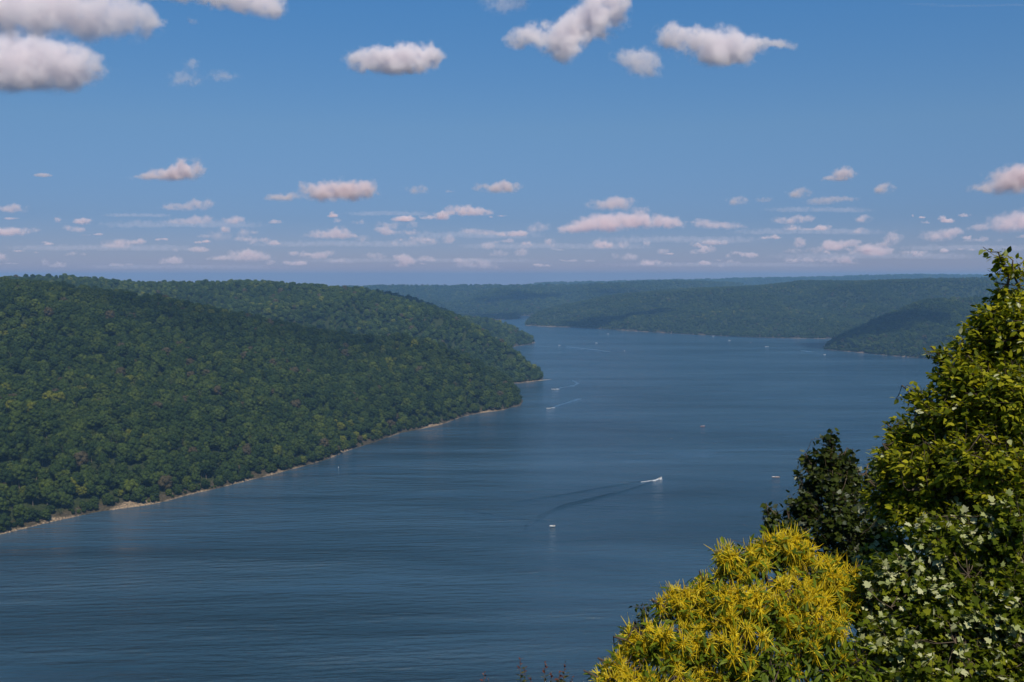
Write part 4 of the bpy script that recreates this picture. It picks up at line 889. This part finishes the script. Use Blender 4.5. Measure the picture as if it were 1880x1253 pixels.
def boat(px, py, heading, label, hull_m, ln=6.4, screen=True, group=None, trim=0.0):
    P = on_water(px, py); rt = empty('motorboat', P.tolist(), label, 'boat', group, heading); rt.rotation_euler = (0, -trim, heading)
    beam, free = ln * 0.36, 0.78
    S = hull_sections(ln, beam, free); v, f = loft(S); obj('hull', mesh_np('hull', v, f, [hull_m], False), rt)
    S = np.array(S); rail = np.concatenate([S[:, 0], S[::-1, 4]]); rail[:, 2] += 0.02
    D = []; 
    for q in range(6, 11): D.append([(S[q, 0, 0], S[q, 0, 1] * 0.97, S[q, 0, 2] + 0.012), (S[q, 0, 0], 0, S[q, 0, 2] + 0.07), (S[q, 0, 0], S[q, 4, 1] * 0.97, S[q, 4, 2] + 0.012)])
    v, f = loft(D); obj('foredeck', mesh_np('foredeck', v, f, [M_WHITE], True), rt)
    v, f = loft([[(S[q, 0, 0] + (0.03 if q == 0 else 0), S[q, 0, 1] * 0.9, 0.24), (S[q, 0, 0] + (0.03 if q == 0 else 0), -S[q, 0, 1] * 0.9, 0.24)] for q in range(0, 8)]); obj('cockpit_floor', mesh_np('cockpit_floor', v, f[:-1], [M_SEAT]), rt)
    for sg in (1, -1):
        v, f = tube(np.array([S[q, 0 if sg > 0 else 4] + [0, 0, 0.02] for q in range(11)]), np.full(11, 0.05), 5); obj('gunwale', mesh_np('gunwale', v, f, [M_WHITE]), rt)
    for x, w_ in ((-0.30, 0.75), (0.02, 0.38)):
        v, f = box((x * ln, 0, 0.45), (0.55, beam * w_, 0.42), 0.08); s_ = obj('seat', mesh_np('seat', v, f, [M_SEAT]), rt)
        v, f = box((x * ln - 0.27, 0, 0.80), (0.12, beam * w_, 0.42), 0.15); obj('backrest', mesh_np('backrest', v, f, [M_SEAT]), s_)
    if screen:
        x = 0.10 * ln; b = beam * 0.44; w_ = [[(x, b, free + 0.06), (x - 0.30, b * 0.9, free + 0.50)], [(x + 0.40, b * 0.45, free + 0.06), (x + 0.05, b * 0.42, free + 0.52)], [(x + 0.40, -b * 0.45, free + 0.06), (x + 0.05, -b * 0.42, free + 0.52)], [(x, -b, free + 0.06), (x - 0.30, -b * 0.9, free + 0.50)]]
        v, f = loft(w_); obj('windscreen', mesh_np('windscreen', v, f[:-1], [M_GLASS]), rt)
    v, f = box((-ln / 2 - 0.22, 0, 0.75), (0.50, 0.36, 0.62), 0.2); e = obj('outboard_motor', mesh_np('outboard_motor', v, f, [M_DARK]), rt)
    v, f = box((-ln / 2 - 0.22, 0, 0.12), (0.20, 0.12, 0.68)); obj('motor_leg', mesh_np('motor_leg', v, f, [M_DARK]), e)
    return rt, P
def ribbon(name, label, pix, w0, w1, h, m, kind='stuff', seed=0, lift=0.02):
    pix = np.array(pix, float); u = np.linspace(0, len(pix) - 1, 60); k = np.arange(len(pix))
    P = on_water(np.interp(u, k, pix[:, 0]), np.interp(u, k, pix[:, 1]))
    for c in (0, 1):
        q = np.pad(P[:, c], 4, mode='edge'); P[:, c] = np.convolve(q, np.ones(9) / 9, 'valid')
    d = nrm(np.gradient(P[:, :2], axis=0)); nn_ = np.stack([-d[:, 1], d[:, 0]], -1); t = np.linspace(0, 1, 60)
    w = (w0 + (w1 - w0) * t) * (0.8 + 0.35 * vnoise(np.stack([t * 14, t * 0, t * 0 + seed], -1), 8)); w[-1] *= 0.1; w[0] *= 0.5
    prof = [(-1, 0), (-0.5, 0.35), (0, 1), (0.4, 0.3), (1, 0)]; V = np.zeros((60, 5, 3))
    for j_, (a_, z_) in enumerate(prof):
        V[:, j_, :2] = P[:, :2] + nn_ * (a_ * w / 2)[:, None]; V[:, j_, 2] = lift + h * z_ * (1 - 0.45 * t) + (0 if abs(a_) < 1 else -0.03 - lift)
    i_ = (np.arange(59)[:, None] * 5 + np.arange(4)[None]).ravel()
    return tag(obj(name, mesh_np(name, V.reshape(-1, 3), np.stack([i_, i_ + 5, i_ + 6, i_ + 1], -1), [m], True)), label, None, None, kind)
def spray(label, P, heading, ln, seed, w=1.6, hgt=0.9):
    g = np.random.default_rng(seed); Vs, Fs, off = [], [], 0
    for k in range(70):
        t = g.random() ** 1.2; x = -t * ln; y = g.normal() * w * (0.25 + 0.5 * t); z = hgt * (1 - t) * g.random() * 0.9; r = 0.16 + 0.34 * g.random() * (1 - 0.4 * t)
        v = ICO1[0] * r * [1.5, 1.2, 0.55] * (1 + 0.3 * vnoise(ICO1[0] * 2 + k, seed)[:, None]) + [x, y, z]; Vs.append(v); Fs.append(ICO1[1] + off); off += len(v)
    o = obj('spray', mesh_np('spray', np.concatenate(Vs), np.concatenate(Fs), [M_FOAM], True)); o.location = P.tolist(); o.rotation_euler = (0, 0, heading); return tag(o, label, None, None, 'stuff')
hA = math.atan2(60, 34)
rtA, PA = boat(1212, 879.5, R(58), 'white speedboat throwing a long white spray tail in the middle of the lake', M_WHITE, 7.2, trim=0.07)
tail = PA + np.array([-math.cos(R(58)), -math.sin(R(58)), 0]) * 3.4
spray('white spray tail behind the speedboat', tail, R(50), 9.5, 1, 1.5, 1.1)
spray('white bow spray beside the speedboat', PA + np.array([0.6, 0.4, 0.0]), R(58), 4.0, 2, 2.4, 0.35)
ribbon('wake', 'foam streak trailing from the speedboat', [(1206, 881), (1192, 883), (1176, 885.5)], 3.0, 1.5, 0.12, M_FOAM, seed=1)
ribbon('wake', 'upper wake ridge of the speedboat', [(1204, 881), (1188, 883), (1150, 888), (1091, 898), (1018, 911), (942, 922)], 4, 7, 0.42, M_WATER, seed=2)
ribbon('wake', 'outer curved wake ridge of the speedboat', [(1204, 882), (1143, 903), (1091, 917), (1045, 927), (1015, 939), (992, 952), (979, 964), (962, 972)], 3.5, 6, 0.42, M_WATER, seed=3)
ribbon('wake', 'inner curved wake ridge of the speedboat', [(1130, 904), (1085, 915), (1036, 926), (1004, 941), (981, 953), (965, 967)], 3, 5, 0.4, M_WATER, seed=4)
ribbon('wake', 'old wake lying across the water left of the small boat', [(850, 937), (905, 945), (982, 955), (1050, 955)], 6, 8, 0.6, M_WATER, seed=5)
boat(1424, 877, R(186), 'white boat with a tan hull lying still right of the speedboat', M_TAN, 8.0)
rtC, PC = boat(1014, 967, R(196), 'small white boat with one dark figure aboard in the centre of the lake', M_WHITE, 4.6, screen=False)
boat(1016, 715.5, R(172), 'white motorboat heading left off the second wooded point', M_WHITE, 7.0)
spray('white spray behind the boat off the second wooded point', on_water(1021, 715), R(172), 6, 3, 1.5, 0.8)
boat(1007, 750.5, R(200), 'white motorboat coming in below the first wooded point with a pale wake', M_WHITE, 7.0)
spray('white spray behind the boat below the first wooded point', on_water(1012, 749.5), R(200), 6, 4, 1.5, 0.8)
ribbon('wake', 'pale wake behind the boat below the first wooded point', [(1013, 749), (1030, 743), (1050, 737), (1066, 732)], 4, 14, 0.25, M_CHURN, seed=6)
ribbon('wake', 'pale wake behind the boat off the second wooded point', [(1022, 714.5), (1035, 711), (1052, 709), (1062, 704), (1050, 699)], 4, 12, 0.2, M_CHURN, seed=7)
boat(1290, 783.5, R(10), 'low red boat drifting alone on the wide water', M_RED, 6.5)
FAR = 'tiny distant boats near the far shore'
for x, y, a, lb in [(1027, 634.5, 170, 'tiny white boat just off the third wooded headland'), (1095, 630, 10, 'tiny white boat left of the distant cloud shadow'), (1146.8, 644.5, 80, 'tiny white boat seen end on in the widest water'),
                    (1309.5, 617.5, 5, 'tiny white boat close under the far shoreline'), (1339, 625.5, 175, 'brightest tiny boat near the far shore'), (1378.5, 629, 80, 'faint dark tiny boat near the far shore'),
                    (1408, 637, 3, 'long low white boat left of the right headland'), (1514, 651.5, 20, 'tiny white boat just below the tip of the right headland'), (1116, 613.5, 5, 'faint tiny boat beneath the cloud shadow on the far hill')]:
    boat(x, y, R(a), lb, M_WHITE if 'dark' not in lb else M_TAN, 7.0 if 'long' not in lb else 11.0, group=FAR)
ribbon('wake', 'short pale wake off the right headland', [(1472, 644), (1482, 645.2), (1490, 646.5)], 20, 30, 0.2, M_CHURN, seed=8)
ribbon('wake', 'pale wake across the far water', [(1040, 637), (1080, 641), (1120, 646)], 16, 24, 0.2, M_CHURN, seed=9)
# float near the left shore
fb = empty('buoy', on_water(621.3, 858.5).tolist(), 'white float on the calm water close to the left shore', 'buoy'); fb.scale = (0.6, 0.6, 0.6)
obj('float_body', mesh_np('float_body', ICO2[0] * [0.85, 0.85, 0.55] + [0, 0, 0.25], ICO2[1], [M_WHITE], True), fb)
v, f = tube(np.array([[0, 0, 0.6], [0, 0, 1.1], [0, 0, 1.5]]), [0.16, 0.10, 0.09], 8); obj('mast', mesh_np('mast', v, f, [M_WHITE]), fb)
v, f = tube(np.array([[0, 0, 0.14], [0, 0, 0.30]]), [0.95, 0.93], 16); obj('band', mesh_np('band', v, f, [M_DARK]), fb)
# seated person in the small boat
def person(loc, rz):
    import bmesh
    J = {'pel': (0, 0, .52), 'che': (-.03, 0, .86), 'nek': (-.01, 0, 1.05), 'hea': (.02, 0, 1.16), 'top': (.02, 0, 1.30)}
    E = [('pel', 'che'), ('che', 'nek'), ('nek', 'hea'), ('hea', 'top')]; Rd = {'pel': .15, 'che': .17, 'nek': .06, 'hea': .10, 'top': .075}
    for s_, y in (('l', 1), ('r', -1)):
        J.update({'sh' + s_: (-.02, .20 * y, .98), 'el' + s_: (.06, .25 * y, .72), 'wr' + s_: (.28, .17 * y, .66), 'fi' + s_: (.37, .15 * y, .66), 'hi' + s_: (.04, .10 * y, .50), 'kn' + s_: (.44, .13 * y, .52), 'an' + s_: (.48, .13 * y, .12), 'to' + s_: (.66, .14 * y, .08)})
        E += [('che', 'sh' + s_), ('sh' + s_, 'el' + s_), ('el' + s_, 'wr' + s_), ('wr' + s_, 'fi' + s_), ('pel', 'hi' + s_), ('hi' + s_, 'kn' + s_), ('kn' + s_, 'an' + s_), ('an' + s_, 'to' + s_)]
        Rd.update({'sh' + s_: .075, 'el' + s_: .05, 'wr' + s_: .035, 'fi' + s_: .03, 'hi' + s_: .10, 'kn' + s_: .07, 'an' + s_: .045, 'to' + s_: .04})
    ks = list(J); me = bpy.data.meshes.new('person'); me.from_pydata([J[k] for k in ks], [(ks.index(a_), ks.index(b_)) for a_, b_ in E], [])
    o = obj('person', me); md = o.modifiers.new('skin', 'SKIN'); o.modifiers.new('sub', 'SUBSURF').levels = 1
    for k_, k in enumerate(ks): me.skin_vertices[0].data[k_].radius = (Rd[k], Rd[k])
    me.skin_vertices[0].data[0].use_root = True
    me.materials.append(M_SHIRT); o.location = loc; o.rotation_euler = (0, 0, rz)
    hv = ICO2[0] * [.115, .10, .14] + [.03, 0, 1.20]; h_ = obj('head', mesh_np('head', hv, ICO2[1], [M_SKIN], True), o)
    hv = ICO2[0] * [.125, .112, .10] + [.01, 0, 1.28]; obj('hair', mesh_np('hair', hv, ICO2[1], [M_DARK], True), o)
    return tag(o, 'person in dark clothes seated in the small white boat', 'person')
fw = np.array([math.cos(R(196)), math.sin(R(196)), 0]); person((PC + fw * -1.15 + [0, 0, 0.12]).tolist(), R(196))
# pale sandbar just under the surface off the second point
u = np.linspace(0, 1, 24); ctr = on_water(988 + 26 * u, 699.3 - 2.6 * u); wd = 9 * (1 - u ** 1.5) + 0.5
V = np.concatenate([ctr + np.stack([u * 0, wd, u * 0 + 0.03], -1), ctr + np.stack([u * 0, -wd * 0.6, u * 0 + 0.03], -1)]); i_ = np.arange(23)
M_BAR = plain('wet_sand', (0.30, 0.25, 0.18), 0.5, 0.3, 0.25, 0.1)
tag(obj('sandbar', mesh_np('sandbar', V, np.stack([i_, i_ + 1, i_ + 25, i_ + 24], -1)[:, ::-1].copy(), [M_BAR])), kind='structure')
